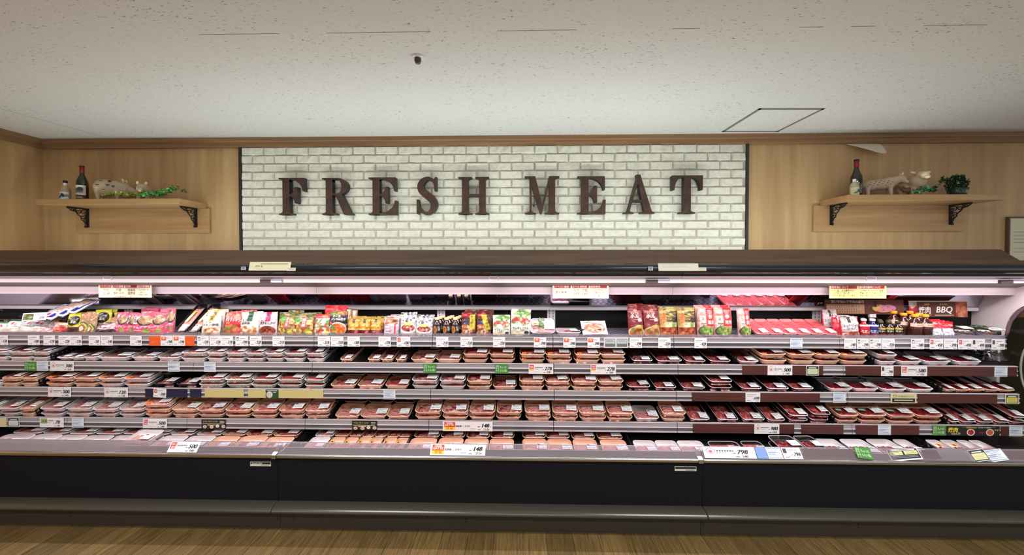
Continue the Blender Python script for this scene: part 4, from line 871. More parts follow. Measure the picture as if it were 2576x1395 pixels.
card(4, 15, 44, 'hn4', lambda: headnotice((44, 54, 84), (150, 156, 150), (222, 226, 222)), 'navy-headed notice on the third meat shelf', 'notice', name='rail_notice')
card(4, 504, 565, 'bb', blackboard, 'chalkboard recipe card nearer the room corner, third meat shelf', 'recipe card', name='recipe_card')
card(4, 884, 947, 'bb', blackboard, 'chalkboard recipe card under peach pork trays, third meat shelf', 'recipe card', name='recipe_card')
def grill():
    im = Img(200, 36, (36, 34, 34)); im.text('焼肉', .03, .34, .5, (232, 214, 50), .2, slant=.1, bold=1).text('のたれで!', .10, .1, .24, (220, 220, 200), .16)
    im.text('焼肉のたれ', .38, .74, .2, (232, 190, 60), .2).lines(.3, .92, [.86], (120, 116, 100), .03, .03).text('からみつく美味さ', .6, .76, .16, (200, 200, 190), .24)
    for cx, c in ((.46, (166, 40, 40)), (.82, (196, 96, 60))): im.disc(cx, .36, .075, .34, (226, 216, 206)).disc(cx, .36, .058, .26, c)
    im.rect(.6, .25, .7, .4, (110, 50, 40), .2).text('やき', .9, .5, .2, (226, 206, 80), .08); return im
card(4, 2385, 2519, 'gr', grill, 'long black grilled meat poster with two sauce bowls', 'poster strip', name='rail_poster')
# inserts behind the riser on the glass-end section
for a, c, lab in [(2028, 2158, 'brown panel behind the clear riser under the askew green card'), (2332, 2372, 'short brown panel behind the clear riser past the dark notice'), (2546, 2600, 'brown panel behind the clear riser by the glass end')]:
    x0, x1 = PX(a, 2.19), PX(c, 2.19); t_ = math.atan2(.035, zr1-zrail1)
    tag(build('riser_insert', M().box(x0, x1, 0, .001, 0, (zr1-zrail1)*.98), BROWNSTRIP, loc=(0, 2.186, zrail1+.008), rot=(-t_, 0, 0)), lab, 'insert strip')

# ------------------------------------------------------------------ signs in and on the canopy
def origin(cols, bg, foot_, top, W=200):
    im = Img(W, 58, bg); im.rect(0, .84, 1, 1, (110, 28, 44)).text(top, .32, .86, .12, (226, 200, 190), .42); n_ = len(cols)
    for i, (hd, ls) in enumerate(cols):
        u = .02+i*.96/n_; w_ = .96/n_; im.rect(u+.01, .60, u+w_-.015, .81, (164, 28, 50)).text(hd, u+.02, .63, .14, (246, 220, 220), w_*.78)
        if i: im.rect(u-.002, .1, u, .8, (196, 170, 150))
        k = len(ls)
        for j, t in enumerate(ls):
            hh = .17 if k < 3 else .125; vv = (.38 if k > 1 else .28)-j*(.2 if k < 3 else .15)+(.04 if k == 3 else 0); wt = min(w_*.84, w_*.2*len(t)); im.text(t, u+(w_-wt)/2, vv, hh, (44, 40, 36), wt)
    if foot_: im.text(foot_, .27, .02, .07, (70, 60, 50), .45)
    return im
def hang(a, c, yt, yb, im, lab, Y=2.575):
    x0, x1 = PX(a, Y), PX(c, Y); z0, z1 = PZ((a+c)/2, yb, Y), PZ((a+c)/2, yt-6, Y)
    o = thing('origin_sign', ((x0+x1)/2, Y, z0), lab, 'sign'); link('sign_board', card_mesh('sign_board', im, x1-x0, z1-z0, .002), o)
    mb = M(); W2 = (x1-x0)/2; H = z1-z0
    for s in (-1, 1): mb.box(s*W2*.9-.006, s*W2*.9+.006, .002, .006, H-.012, H+.014)
    build('hanging_clip', mb, mat('clear_clip'), o); return o
hang(250, 383, 713, 748, origin([('フードプラン とり肉', ['九州', '山口県']), ('コーパス 健康鶏', ['四国', '(徳島県・香川県)']), ('地鶏', ['徳島県', '福岡県']), ('国内産鶏肉', ['九州地方を', '中心に', '近畿以西'])], (228, 216, 190), '以上の産地の鶏肉を取り扱っています', '鶏肉の産地について'), 'cream origin sign with four maroon headings')
hang(1390, 1531, 713, 750, origin([('フードプラン 国産豚', ['鹿児島県']), ('コーパス 肉専用豚', ['九州・四国', '岩手県・広島県']), ('国産豚肉', ['九州地方を中心に', '近畿地方以西', '北海道'])], (232, 216, 186), '以上の産地の豚肉を取り扱っています', '豚肉の産地について'), 'cream origin sign with three maroon headings')
hang(2085, 2228, 716, 750, origin([('和牛肉について', ['北海道、青森県を中心', '近畿地方、宮城県', '牛肉を取り扱っています']), ('国内産交雑牛について', ['九州地方を中心に北海道産', '青森県産、近畿地方以西の', '牛肉を取り扱っています。'])], (222, 216, 140), '', '牛肉の産地について'), 'yellow origin sign with two maroon headings')
# boards on the beef end
im = Img(220, 52, (98, 54, 40)); im.text('違いを味わう牛肉の部位', .08, .76, .2, (232, 216, 196), .42).rect(.02, .06, .50, .68, (196, 148, 112)).lines(.05, .46, [.15, .32, .5], (120, 80, 60), .05, .03)
for i, v in enumerate((.14, .34, .55)): im.disc(.09+i*.13, v, .01, .035, (180, 50, 40))
im.disc(.74, .38, .17, .30, (60, 38, 30)).disc(.70, .42, .10, .24, (196, 160, 90)).disc(.80, .42, .10, .24, (180, 120, 150)).disc(.74, .26, .09, .12, (196, 130, 120)); im.rect(.62, .5, .66, .9, (60, 38, 30))
for u, v in ((.68, .6), (.74, .3), (.80, .5), (.86, .3), (.66, .2)): im.disc(u, v, .01, .04, (196, 40, 40))
x0, x1 = PX(2076, 2.74), PX(2274, 2.74); zz = PZ(2170, 790, 2.74); hh = PZ(2170, 755, 2.75)-zz
o = thing('beef_cuts_board', ((x0+x1)/2, 2.74, zz), 'brown board showing beef cuts in a cow outline', 'sign', rot=(R(-5), 0, 0))
link('sign_board', card_mesh('sign_board', im, x1-x0, hh*1.05, .003), o); build('clear_holder', M().box(.03, .075, -.004, .01, -.022, .002), mat('clear_clip'), o)
im = Img(200, 54, (92, 52, 40)); im.food(.07, .5, .07, .5, [(226, 200, 190), (206, 60, 70), (190, 40, 60)], 10, 2, True).food(.90, .5, .10, .5, [(196, 110, 80), (170, 80, 60), (206, 140, 110)], 24, 3, True)
im.text('焼肉', .17, .22, .46, (240, 232, 226), .2).text('BBQ', .46, .22, .46, (244, 240, 236), .28, slant=.2).rect(.16, .13, .38, .15, (230, 220, 210)).rect(.44, .12, .76, .145, (230, 220, 210)); im.rect(.26, .74, .36, .9, (120, 76, 50)).text('お買得', .27, .77, .1, (220, 180, 120), .08).rect(.52, .74, .68, .9, (120, 76, 50)).text('おすすめ', .53, .77, .1, (220, 180, 120), .13)
x0, x1 = PX(2287, 2.75), PX(2434, 2.75); zz = PZ(2360, 797, 2.75); hh = PZ(2360, 759, 2.76)-zz
o = thing('barbecue_sign', ((x0+x1)/2, 2.75, zz), 'brown barbecue sign with white lettering over the glass end products', 'sign', rot=(R(-4), 0, 0))
link('sign_board', card_mesh('sign_board', im, x1-x0, hh*1.03, .003), o); build('top_rail', M().box(-(x1-x0)/2, (x1-x0)/2, -.002, .006, hh*1.03, hh*1.03+.006), WHITEP, o)
# papers and stickers on the canopy bumper
def onbump(a, c, yt, yb, im, nm, lab, cat, lean, yaw=0, Y=2.445):
    lean = min(lean, 14); Y = 2.428
    x0, x1 = PX(a, Y), PX(c, Y); z0, z1 = PZ(a, yb, Y), PZ(a, yt, Y)
    return tag(link(nm, card_mesh(nm, im, x1-x0, (z1-z0)/math.cos(R(lean)), .0015), None, ((x0+x1)/2, Y, z0), (R(-lean), 0, yaw)), lab, cat)
im = Img(110, 24, (222, 218, 190)); im.lines(.27, .93, [.72], (70, 66, 56), .07).text('担当 者', .15, .38, .24, (90, 86, 70), .2).lines(.1, .9, [.2], (196, 190, 160), .05)
onbump(627, 731, 658.5, 680, im, 'paper_notice', 'cream paper notice on the canopy above the corner section joint', 'notice', 38, Y=2.436)
im = Img(110, 24, (216, 214, 198)); im.lines(.1, .8, [.5, .7], (170, 166, 150), .06, .05)
onbump(1656, 1757, 662, 681, im, 'paper_notice', 'pale paper notice on the canopy above the second section joint', 'notice', 38, Y=2.436)
for a, c, yt, yb, lab in [(723, 745, 673, 681, 'small white tag tucked under the cream paper notice'), (1755, 1776, 672.5, 681, 'small white tag tucked beside the pale paper notice')]:
    im = Img(24, 10, (206, 206, 190)); im.lines(.2, .8, [.5], (150, 150, 130), .1); onbump(a, c, yt, yb, im, 'small_tag', lab, 'tag', 10, Y=2.434)
for a, c, yt, yb, lab in [(608, 620, 670, 678.5, 'tiny grey sticker on the canopy before the cream notice'), (1630, 1642, 670, 680, 'tiny grey round-marked sticker before the pale notice')]:
    im = Img(14, 10, (176, 180, 196)); im.disc(.5, .5, .25, .3, (120, 124, 140)); onbump(a, c, yt, yb, im, 'small_sticker', lab, 'sticker', 5, Y=2.436)
# ================================================================== meat packs
def rrect(w, d, r, n=4):
    r = min(r, w/2*.95, d/2*.95); pts = []
    for cx, cy, a in [(w/2-r, d-r, 0), (-w/2+r, d-r, 90), (-w/2+r, r, 180), (w/2-r, r, 270)]:
        pts += [(cx+r*math.cos(R(a+90*i/n)), cy+r*math.sin(R(a+90*i/n))) for i in range(n+1)]
    return pts
TW = .165
SZ = {'s': (.165, .135, .026), 'l': (.165, .27, .024), 'n': (.165, .165, .030), 'x': (.165, .21, .020)}
def tray_mesh(m_, sz, rim=None):
    w, d, h = SZ[sz]; r = .026; mb = M(); rings = []
    def ring(sc, z, off=0):
        base = rrect(w, d, r); return [((x)*sc+off*0, (y-d/2)*sc+d/2, z) for x, y in base]
    spec = [(.84, 0), (.86, .0015), (.975, h-.002), (.995, h-.001), (1.0, h+.001), (.99, h+.0025), (.965, h+.002), (.955, h-.001), (.85, .006), (.82, .0045)]
    for sc, z in spec: rings.append(ring(sc, z))
    n_ = len(rings[0]); vs = [p for q in rings for p in q]; fs = []; ms = []
    for j in range(len(rings)-1):
        for i in range(n_):
            fs.append((j*n_+i, j*n_+(i+1) % n_, (j+1)*n_+(i+1) % n_, (j+1)*n_+i)); ms.append(1 if (rim and 2 <= j <= 6) else 0)
    mb.v = vs; mb.f = fs+[tuple(range(n_-1, -1, -1)), tuple(range((len(rings)-1)*n_, len(rings)*n_))]; mb.m = ms+[0, 0]
    return mb.mesh('foam_tray', [m_]+([rim] if rim else []), True)
GREENP = attr_mat('leaf_print_tray', .4, .2)
gpm = mat('leaf_print_foam', (206, 214, 200), .4, coat=.2); n, l, b = nodes(gpm)
tc = n.new('ShaderNodeTexCoord'); n1 = n.new('ShaderNodeTexNoise'); n1.inputs['Scale'].default_value = 70; n1.inputs['Distortion'].default_value = 1.5; l.new(tc.outputs['Object'], n1.inputs['Vector'])
rr = ramp(n, [(.4, (222, 226, 216)), (.56, (206, 214, 198)), (.62, (116, 150, 108))]); l.new(n1.outputs['Fac'], rr.inputs[0]); l.new(rr.outputs[0], b.inputs['Base Color'])
TRAYM = {'W': (WEM, None), 'P': (PEM, None), 'K': (BKM, mat('navy_rim', (40, 40, 60), .3)), 'G': (gpm, WEM), 'C': (BKM, mat('grey_white_rim', (214, 210, 214), .3, coat=.4)), 'R': (PNKM, None)}
TRAYS = {}; MEATS = {}; FILMS = {}
def meat_img(kind, seed, H=26, W=34):
    rn = np.random.RandomState(seed); u, v = np.meshgrid(np.linspace(0, 1, W), np.linspace(0, 1, H)); N = lambda a, b_: vnoise(H, W, a, b_, rn)
    mixc = lambda a, b_, t: np.array(lin(a))*(1-t[..., None])+np.array(lin(b_))*t[..., None]
    n1 = N(3, 4); n2 = N(9, 12); n3 = N(16, 22)
    if kind in ('beef', 'dark'):
        t = np.clip(n1*.7+n2*.5-.1, 0, 1); c = mixc((96, 10, 18), (160, 34, 42), t); f = np.clip(1-np.abs(n2-.5)/.045, 0, 1)*(n1 > .5)*.55; c = c*(1-f[..., None])+np.array(lin((226, 168, 164)))*f[..., None]
        hg = .35+.55*np.abs(np.sin(9*u+5*n1+3*v))*.6+.4*n2
    elif kind == 'marb':
        t = np.clip(n1*.6+n2*.4, 0, 1); c = mixc((168, 48, 54), (206, 92, 92), t); f = np.clip((n3-.55)*3, 0, .7); c = c*(1-f[..., None])+np.array(lin((236, 190, 184)))*f[..., None]; hg = .4+.25*n2+.12*np.sin(22*v+4*n1)
    elif kind == 'slice':
        ph = 5.5*(v*.9+.25*u)+1.2*n1; t = ph % 1; fat = np.clip((.26-np.abs(t-.2))*8, 0, 1); c = mixc((176, 62, 70), (200, 96, 98), n2); c = c*(1-fat[..., None]*.8)+np.array(lin((240, 208, 200)))*fat[..., None]*.8; hg = .4+.5*(1-t)+.15*n2
    elif kind == 'belly':
        ph = 7*(v+.10*np.sin(7*u+3*n1))+.6*n2; t = ph % 1; fat = np.clip((np.abs(t-.5)-.22)*7, 0, 1); c = mixc((168, 56, 64), (190, 82, 86), n2); c = c*(1-fat[..., None]*.75)+np.array(lin((242, 204, 196)))*fat[..., None]*.75; hg = .5+.2*np.sin(ph*6.28)+.2*n1
    elif kind in ('lump', 'chick', 'chop'):
        k = {'lump': 16, 'chick': 9, 'chop': 2}[kind]; px, py = rn.rand(k), rn.rand(k); d = (u[..., None]-px)**2+((v[..., None]-py)*.8)**2; j = d.argmin(-1); dm = np.sqrt(d.min(-1))
        pal = {'lump': [(184, 70, 78), (158, 44, 54), (200, 100, 100), (226, 166, 158), (136, 34, 44)], 'chick': [(214, 150, 138), (200, 124, 116), (226, 178, 164), (186, 108, 102)], 'chop': [(206, 112, 112), (196, 92, 98)]}[kind]
        c = np.array([lin(q) for q in pal])[rn.randint(0, len(pal), k)[j]]*(1-.25*n2)[..., None]; s2 = np.sort(d, -1); edge = np.clip((s2[..., 1]-s2[..., 0])*30, 0, 1) if k > 1 else 1
        f = np.clip(1-edge*2, 0, 1)*.5; c = c*(1-f[..., None])+np.array(lin((240, 206, 200)))*f[..., None]; hg = .45+.6*edge*(1-dm*1.5)+.2*n2
    elif kind == 'sausage':
        t = (v*9+.3*n1) % 1; c = mixc((216, 156, 136), (232, 184, 164), np.abs(t-.5)*2); hg = .6+.4*np.sin(t*3.14)
    elif kind == 'pinks':
        ph = 7*(v+.25*u)+n1; t = ph % 1; f = np.clip((.3-t)*4, 0, 1); c = mixc((232, 92, 104), (224, 70, 86), n2); c = c*(1-f[..., None]*.6)+np.array(lin((250, 196, 190)))*f[..., None]*.6; hg = .5+.3*(1-t)
    return c, hg
def meat_mesh(kind, sz, seed):
    w, d, h = SZ[sz]; H, W = (26, 34) if sz in 'sn' else (40, 26); c, hg = meat_img(kind, seed, H, W); rn = np.random.RandomState(seed+50)
    wob = vnoise(H, W, 4, 5, rn)
    u0, u1, v0, v1 = (.09, .90, .05, .66) if sz in 'sn' else (.10, .90, .05, .90)
    if kind in ('chop', 'chick') : u1 = .86; v1 = .72
    if kind in ('marb', 'pinks'): u0, u1, v0, v1 = .08, .92, .05, .93
    def pos(u, v):
        e = np.minimum(np.minimum(u, 1-u)*W, np.minimum(v, 1-v)*H)/3.2; m_ = np.clip(e*(.5+wob), 0, 1)**.7
        return ((u0+(u1-u0)*u-.5)*w+ (wob-.5)*.008*(1-m_), d*(v0+(v1-v0)*v)+(wob-.5)*.010*(1-m_), .004+m_*(h*.30+h*.50*hg))
    return grid_mesh('meat', c, pos, MEATM)
MEATM = attr_mat('wet_meat', .3, .35, bump=.25, bscale=260)
def film_mesh(sz):
    w, d, h = SZ[sz]; rg = rrect(w*.985, d*.985, .024); n_ = len(rg); mb = M()
    vs = [(x, y+d*.0075, h+.0028) for x, y in rg]+[(x*.7, (y-d/2)*.7+d/2, h+.0075) for x, y in rg]+[(0, d/2, h+.008)]
    mb.add(vs, [(i, (i+1) % n_, n_+(i+1) % n_, n_+i) for i in range(n_)]+[(n_+i, n_+(i+1) % n_, 2*n_) for i in range(n_)]); return mb.mesh('film_wrap', FILM, True)
def lab_img(s):
    im = Img(26, 20, (238, 238, 244)); im.lines(.1, .9, [.80], (70, 70, 80), .07, .14).lines(.1, .7, [.66, .54], (150, 150, 160), .05, .12).rect(.5, .16, .88, .34, (196, 196, 206)).lines(.12, .4, [.2], (110, 110, 120), .07)
    if s: im.rect(.05, .74, .32, .92, (40, 44, 60))
    return im
LABM = [card_mesh('price_label', lab_img(i), .064, .052, .0006) for i in (0, 1)]
im = Img(20, 16, (240, 150, 50)); im.rect(.3, .2, .62, .8, (60, 40, 20)); ORST = card_mesh('orange_sticker', im, .034, .026, .0006)
im = Img(24, 12, (60, 130, 96)); im.lines(.1, .9, [.4, .6], (200, 226, 210), .12, .15); GRST = card_mesh('green_sticker', im, .042, .02, .0006)
im = Img(24, 14, (196, 60, 66)); im.rect(.08, .12, .92, .88, (150, 30, 40)).lines(.15, .85, [.45], (226, 150, 150), .14); RDST = card_mesh('red_sticker', im, .045, .024, .0006)
im = Img(20, 30, (240, 236, 190)); im.rect(0, .75, 1, 1, (230, 200, 60)).lines(.2, .8, [.3, .5], (150, 150, 110), .05); YLST = card_mesh('yellow_label', im, .03, .10, .0006)
def carrot_mesh():
    mb = M(); rn = random.Random(3)
    for i in range(7): mb.ball((-.055+rn.uniform(-.014, .016), .028+rn.uniform(-.012, .012), .027+rn.uniform(-.002, .002)), (.013, .007, .004), 8, 5, Matrix.Rotation(rn.uniform(0, 3), 3, 'Z'))
    return mb.mesh('orange_garnish', mat('orange_garnish', (236, 110, 40), .35, coat=.4), True)
CARROT = carrot_mesh()
MK = {'c': 'chick', 'p': 'slice', 'l': 'lump', 'y': 'belly', 'b': 'beef', 'm': 'marb', 'h': 'chop', 'u': 'sausage', 'k': 'pinks', 'd': 'dark'}
ML = {'c': 'chicken', 'p': 'pork', 'l': 'pork', 'y': 'pork belly', 'b': 'beef', 'm': 'marbled beef', 'h': 'pork', 'u': 'sausage', 'k': 'pink meat', 'd': 'beef'}
MN = {'c': 'chicken_pack', 'p': 'pork_pack', 'l': 'pork_pack', 'y': 'pork_pack', 'b': 'beef_pack', 'm': 'beef_pack', 'h': 'pork_pack', 'u': 'sausage_pack', 'k': 'pink_meat_pack', 'd': 'beef_pack'}
TL = {'W': 'white', 'P': 'peach', 'K': 'black', 'G': 'leaf-print', 'C': 'dark clear-rimmed', 'R': 'pink'}
NP = 0
def pack(style, x, Y, z, w, ax, az, label, group, small=False):
    """style: tray letter, meat letter, size letter, extras"""
    global NP; NP += 1
    t_, k, sz, ex = style[0], style[1], style[2], style[3:]; a, b_, h = SZ[sz]
    if (t_, sz) not in TRAYS: TRAYS[t_, sz] = tray_mesh(TRAYM[t_][0], sz, TRAYM[t_][1])
    var = random.randrange(4); mk = (k, sz, var)
    if mk not in MEATS: MEATS[mk] = meat_mesh(MK[k], sz, 11+var*7+ord(k))
    if sz not in FILMS: FILMS[sz] = film_mesh(sz)
    s = w/TW
    o = thing(MN[k], (x, Y, z), label, {'chicken_pack': 'packed chicken', 'pork_pack': 'packed pork', 'beef_pack': 'packed beef', 'sausage_pack': 'packed sausages', 'pink_meat_pack': 'packed meat'}[MN[k]], group, (ax, 0, az)); o.scale = (s, 1, 1)
    link('foam_tray', TRAYS[t_, sz], o); link('meat', MEATS[mk], o); link('film_wrap', FILMS[sz], o)
    ls = 1/s
    lx = .042 if sz in 'sn' else .030; ly = .022 if sz in 'sn' else .010
    if 'u' == k: link('yellow_label', YLST, o, (-.01, .09, h+.0095), (R(-90), 0, R(-5))).scale = (1.3, 1, 1)
    if 'n' not in ex:
        q = link('price_label', LABM[random.randrange(2)], o, (lx+random.uniform(-.006, .004), ly, h+.0088), (R(-90), 0, R(random.uniform(-7, 7)))); 
        if s < .7: q.scale = (1.25, 1, 1)
    if 'o' in ex: link('garnish', CARROT, o, (0, 0, 0))
    if 's' in ex: link('orange_sticker', ORST, o, (-.036, .085 if sz != 's' else .06, h+.009), (R(-90), 0, 0)).scale = (1.8, 1, 1)
    if 'g' in ex: link('green_sticker', GRST, o, (-.048, .035, h+.009), (R(-90), 0, R(-10)))
    if 'r' in ex: link('red_sticker', RDST, o, (-.045, .02, h+.009), (R(-90), 0, 0))
    return o
# rows: sections split by black dividers; stacks (px0, px1, how many, style); last: number of rows behind
P2 = 'D'
ROWS = {
 2: [[(-50, 14, 2, 'Wcs'), (15, 74, 2, 'Wcs'), (74, 118, 2, 'Wcs')],
     [(136, 172, 1, 'Wcl'), (170, 204, 1, 'Wcl'), (206, 238, 1, 'Wcn'), (240, 322, 1, 'Wcn'), (324, 388, 1, 'Wcn'), (390, 448, 1, 'Wpn'), (452, 516, 2, 'Wps'), (518, 562, 2, 'Wcs'), (565, 612, 2, 'Wcs'), (615, 662, 2, 'Wls'), (664, 710, 2, 'Wls'), (712, 765, 2, 'Wls'), (768, 813, 2, 'Wls')],
     [(852, 882, 1, 'Ppl'), (924, 955, 1, 'Ppl'), (956, 986, 1, 'Ppl'), (993, 1021, 1, 'Ppl')],
     [(1032, 1095, 1, 'Pls'), (1096, 1160, 1, 'Pps'), (1163, 1228, 2, 'Phs'), (1230, 1295, 2, 'Phs')],
     [(1307, 1372, 2, 'Pls'+'o'), (1374, 1440, 2, 'Plso'), (1445, 1511, 2, 'Ppso'), (1513, 1578, 2, 'Pps')],
     [(1592, 1645, 1, 'Cpl'), (1653, 1718, 1, 'Cml'), (1728, 1780, 1, 'Cml'), (1788, 1842, 1, 'Cml')],
     [(1862, 1912, 1, 'Wml'), (1918, 1984, 2, 'Pbno'), (1988, 2054, 2, 'Pbno'), (2056, 2118, 2, 'Pbno'), (2120, 2187, 2, 'Pbno')],
     [(2212, 2260, 2, 'Wbn'), (2264, 2326, 1, 'Wbn'), (2330, 2400, 1, 'Wbn'), (2406, 2475, 1, 'Wbn')]],
 3: [[(-30, -2, 1, 'Wcs'), (0, 43, 2, 'Pcs'), (46, 86, 2, 'Pcs')],
     [(108, 176, 2, 'Plso'), (178, 240, 2, 'Pcs'), (242, 305, 2, 'Wcso'), (308, 372, 2, 'Wcso'), (380, 434, 1, 'Kln'), (437, 492, 1, 'Kln'), (495, 560, 2, 'Gps'), (562, 626, 2, 'Gps'), (627, 691, 2, 'Ghs'), (693, 757, 2, 'Ghs'), (760, 814, 2, 'Ghs')],
     [(828, 893, 1, 'Pls'), (896, 962, 1, 'Pps'), (965, 1025, 1, 'Phs')],
     [(1034, 1100, 2, 'Wls'), (1104, 1170, 2, 'Wls'), (1173, 1236, 2, 'Pls'), (1238, 1300, 1, 'Pls')],
     [(1307, 1371, 2, 'Pys'), (1372, 1436, 2, 'Pys'), (1438, 1503, 2, 'Pys'), (1505, 1571, 2, 'Pys')],
     [(1580, 1640, 1, 'Cmn'), (1652, 1707, 1, 'Cml'), (1720, 1778, 1, 'Cml'), (1787, 1846, 2, 'Cmn'), (1868, 1922, 1, 'Cml'), (1932, 1988, 1, 'Cml'), (1998, 2054, 1, 'Cml')],
     [(2090, 2150, 1, 'Wbs'), (2152, 2218, 1, 'Wbs'), (2222, 2289, 1, 'Wbs'), (2292, 2358, 1, 'Wbs')],
     [(2385, 2409, 1, 'Pbl'), (2411, 2447, 1, 'Pbl'), (2449, 2486, 1, 'Pbl'), (2488, 2522, 1, 'Pbl'), (2526, 2562, 1, 'Pbl')]],
 4: [[(-40, -8, 2, 'Wcs'), (-6, 44, 2, 'Wcs'), (47, 84, 2, 'Pcs')],
     [(96, 157, 2, 'Wcs'), (159, 225, 2, 'Wcs'), (228, 292, 2, 'Wcs'), (295, 358, 2, 'Wcs'), (361, 425, 3, 'Pcso'), (427, 492, 2, 'Pcs'), (493, 560, 2, 'Pls'), (563, 628, 2, 'Pls'), (629, 695, 2, 'Pls'), (698, 762, 2, 'Pls'), (765, 826, 2, 'Pps')],
     [(838, 901, 1, 'Pps'), (902, 970, 1, 'Pps'), (971, 1031, 1, 'Pps')],
     [(1041, 1107, 2, 'Pls'), (1110, 1177, 2, 'Pls'), (1180, 1246, 2, 'Pls'), (1248, 1313, 2, 'Pls')],
     [(1321, 1387, 2, 'Pys'), (1389, 1455, 2, 'Pys'), (1457, 1526, 2, 'Pys'), (1530, 1596, 2, 'Pps'), (1599, 1662, 1, 'Wps'), (1667, 1727, 2, 'Pps'), (1740, 1792, 1, 'Cml'), (1808, 1862, 1, 'Cml'), (1872, 1930, 1, 'Cml'), (1934, 1980, 1, 'Cml'), (1988, 2038, 2, 'Cmlr'), (2042, 2090, 2, 'Cmnr')],
     [(2108, 2164, 2, 'Pbsg'), (2166, 2234, 2, 'Pbsg'), (2236, 2305, 2, 'Pbsg'), (2307, 2376, 2, 'Pbs')],
     [(2392, 2418, 1, 'Cml'), (2422, 2462, 1, 'Cml'), (2465, 2506, 1, 'Cml'), (2509, 2545, 1, 'Cml'), (2548, 2585, 2, 'Cml')]],
 5: [[(-60, 20, 1, 'Wcs'), (22, 92, 1, 'Wcs'), (94, 162, 1, 'Wcs'), (164, 234, 1, 'Wcs'), (236, 296, 1, 'Wcs'), (298, 364, 2, 'Wcs'), (366, 430, 1, 'Wcs'), (433, 502, 1, 'Wcs'), (505, 568, 1, 'Pcs'), (570, 640, 1, 'Pls'), (643, 712, 1, 'Pls')],
     [(755, 805, 1, 'Wcs'), (808, 845, 1, 'Pls'+'sn'), (847, 880, 1, 'Plssn'), (881, 913, 1, 'Plssn'), (914, 946, 1, 'Plssn'), (948, 981, 1, 'Plssn'), (982, 1015, 1, 'Plssn')],
     [(1020, 1090, 1, 'Pls'), (1093, 1159, 1, 'Pls'), (1161, 1225, 1, 'Pls'), (1227, 1292, 1, 'Pls')],
     [(1313, 1378, 1, 'Pps'), (1380, 1445, 1, 'Pps'), (1448, 1512, 1, 'Pcs'), (1519, 1588, 1, 'Pps')],
     [(1604, 1662, 1, 'Wps'), (1665, 1722, 1, 'Wps'), (1725, 1792, 1, 'Wps'), (1806, 1886, 1, 'Cms'), (1896, 1950, 1, 'Cms'), (1965, 2030, 2, 'Cbs'), (2034, 2086, 2, 'Cbs')],
     [(2100, 2158, 1, 'Wdn'), (2166, 2232, 1, 'Wdn'), (2240, 2306, 1, 'Wdn'), (2312, 2352, 1, 'Wdn')],
     [(2402, 2438, 1, 'Wlnsn'), (2442, 2480, 1, 'Wlnsn'), (2486, 2516, 1, 'Wpnn'), (2522, 2554, 1, 'Wpnn')]],
}
ROWY5 = 2.285
BACK = {(2, 0): 1, (2, 1): 1, (2, 3): 1, (2, 4): 1, (2, 6): 1, (3, 0): 1, (3, 1): 1, (3, 2): 1, (3, 3): .5, (3, 6): 1, (4, 0): 1, (4, 1): 1, (4, 2): 1, (4, 3): 1, (4, 5): .5, (5, 0): 1, (5, 1): 1, (5, 2): 1, (5, 3): 1}
DIVM = None
def divider(x, Y, z, al, L, lab, h=.055):
    mb = M(); n_ = 12; s = L/n_; hc = h/2
    for i in range(n_):
        for j in range(2):
            y0, z0 = i*s, j*hc; o8 = [(y0, z0), (y0+s/2, z0), (y0+s, z0), (y0+s, z0+hc/2), (y0+s, z0+hc), (y0+s/2, z0+hc), (y0, z0+hc), (y0, z0+hc/2)]
            q = .30; cy, cz = y0+s/2, z0+hc/2; i8 = [(cy+q*s*a, cz+q*hc*b_) for a, b_ in [(-.7, -.7), (0, -1), (.7, -.7), (1, 0), (.7, .7), (0, 1), (-.7, .7), (-1, 0)]]
            for xx in (-.0015, .0015):
                mb.add([(xx, a, b_) for a, b_ in o8+i8], [(k, (k+1) % 8, 8+(k+1) % 8, 8+k) for k in range(8)])
    mb.box(-.006, .006, 0, L, -.001, .0015)
    return mb
DV = {}
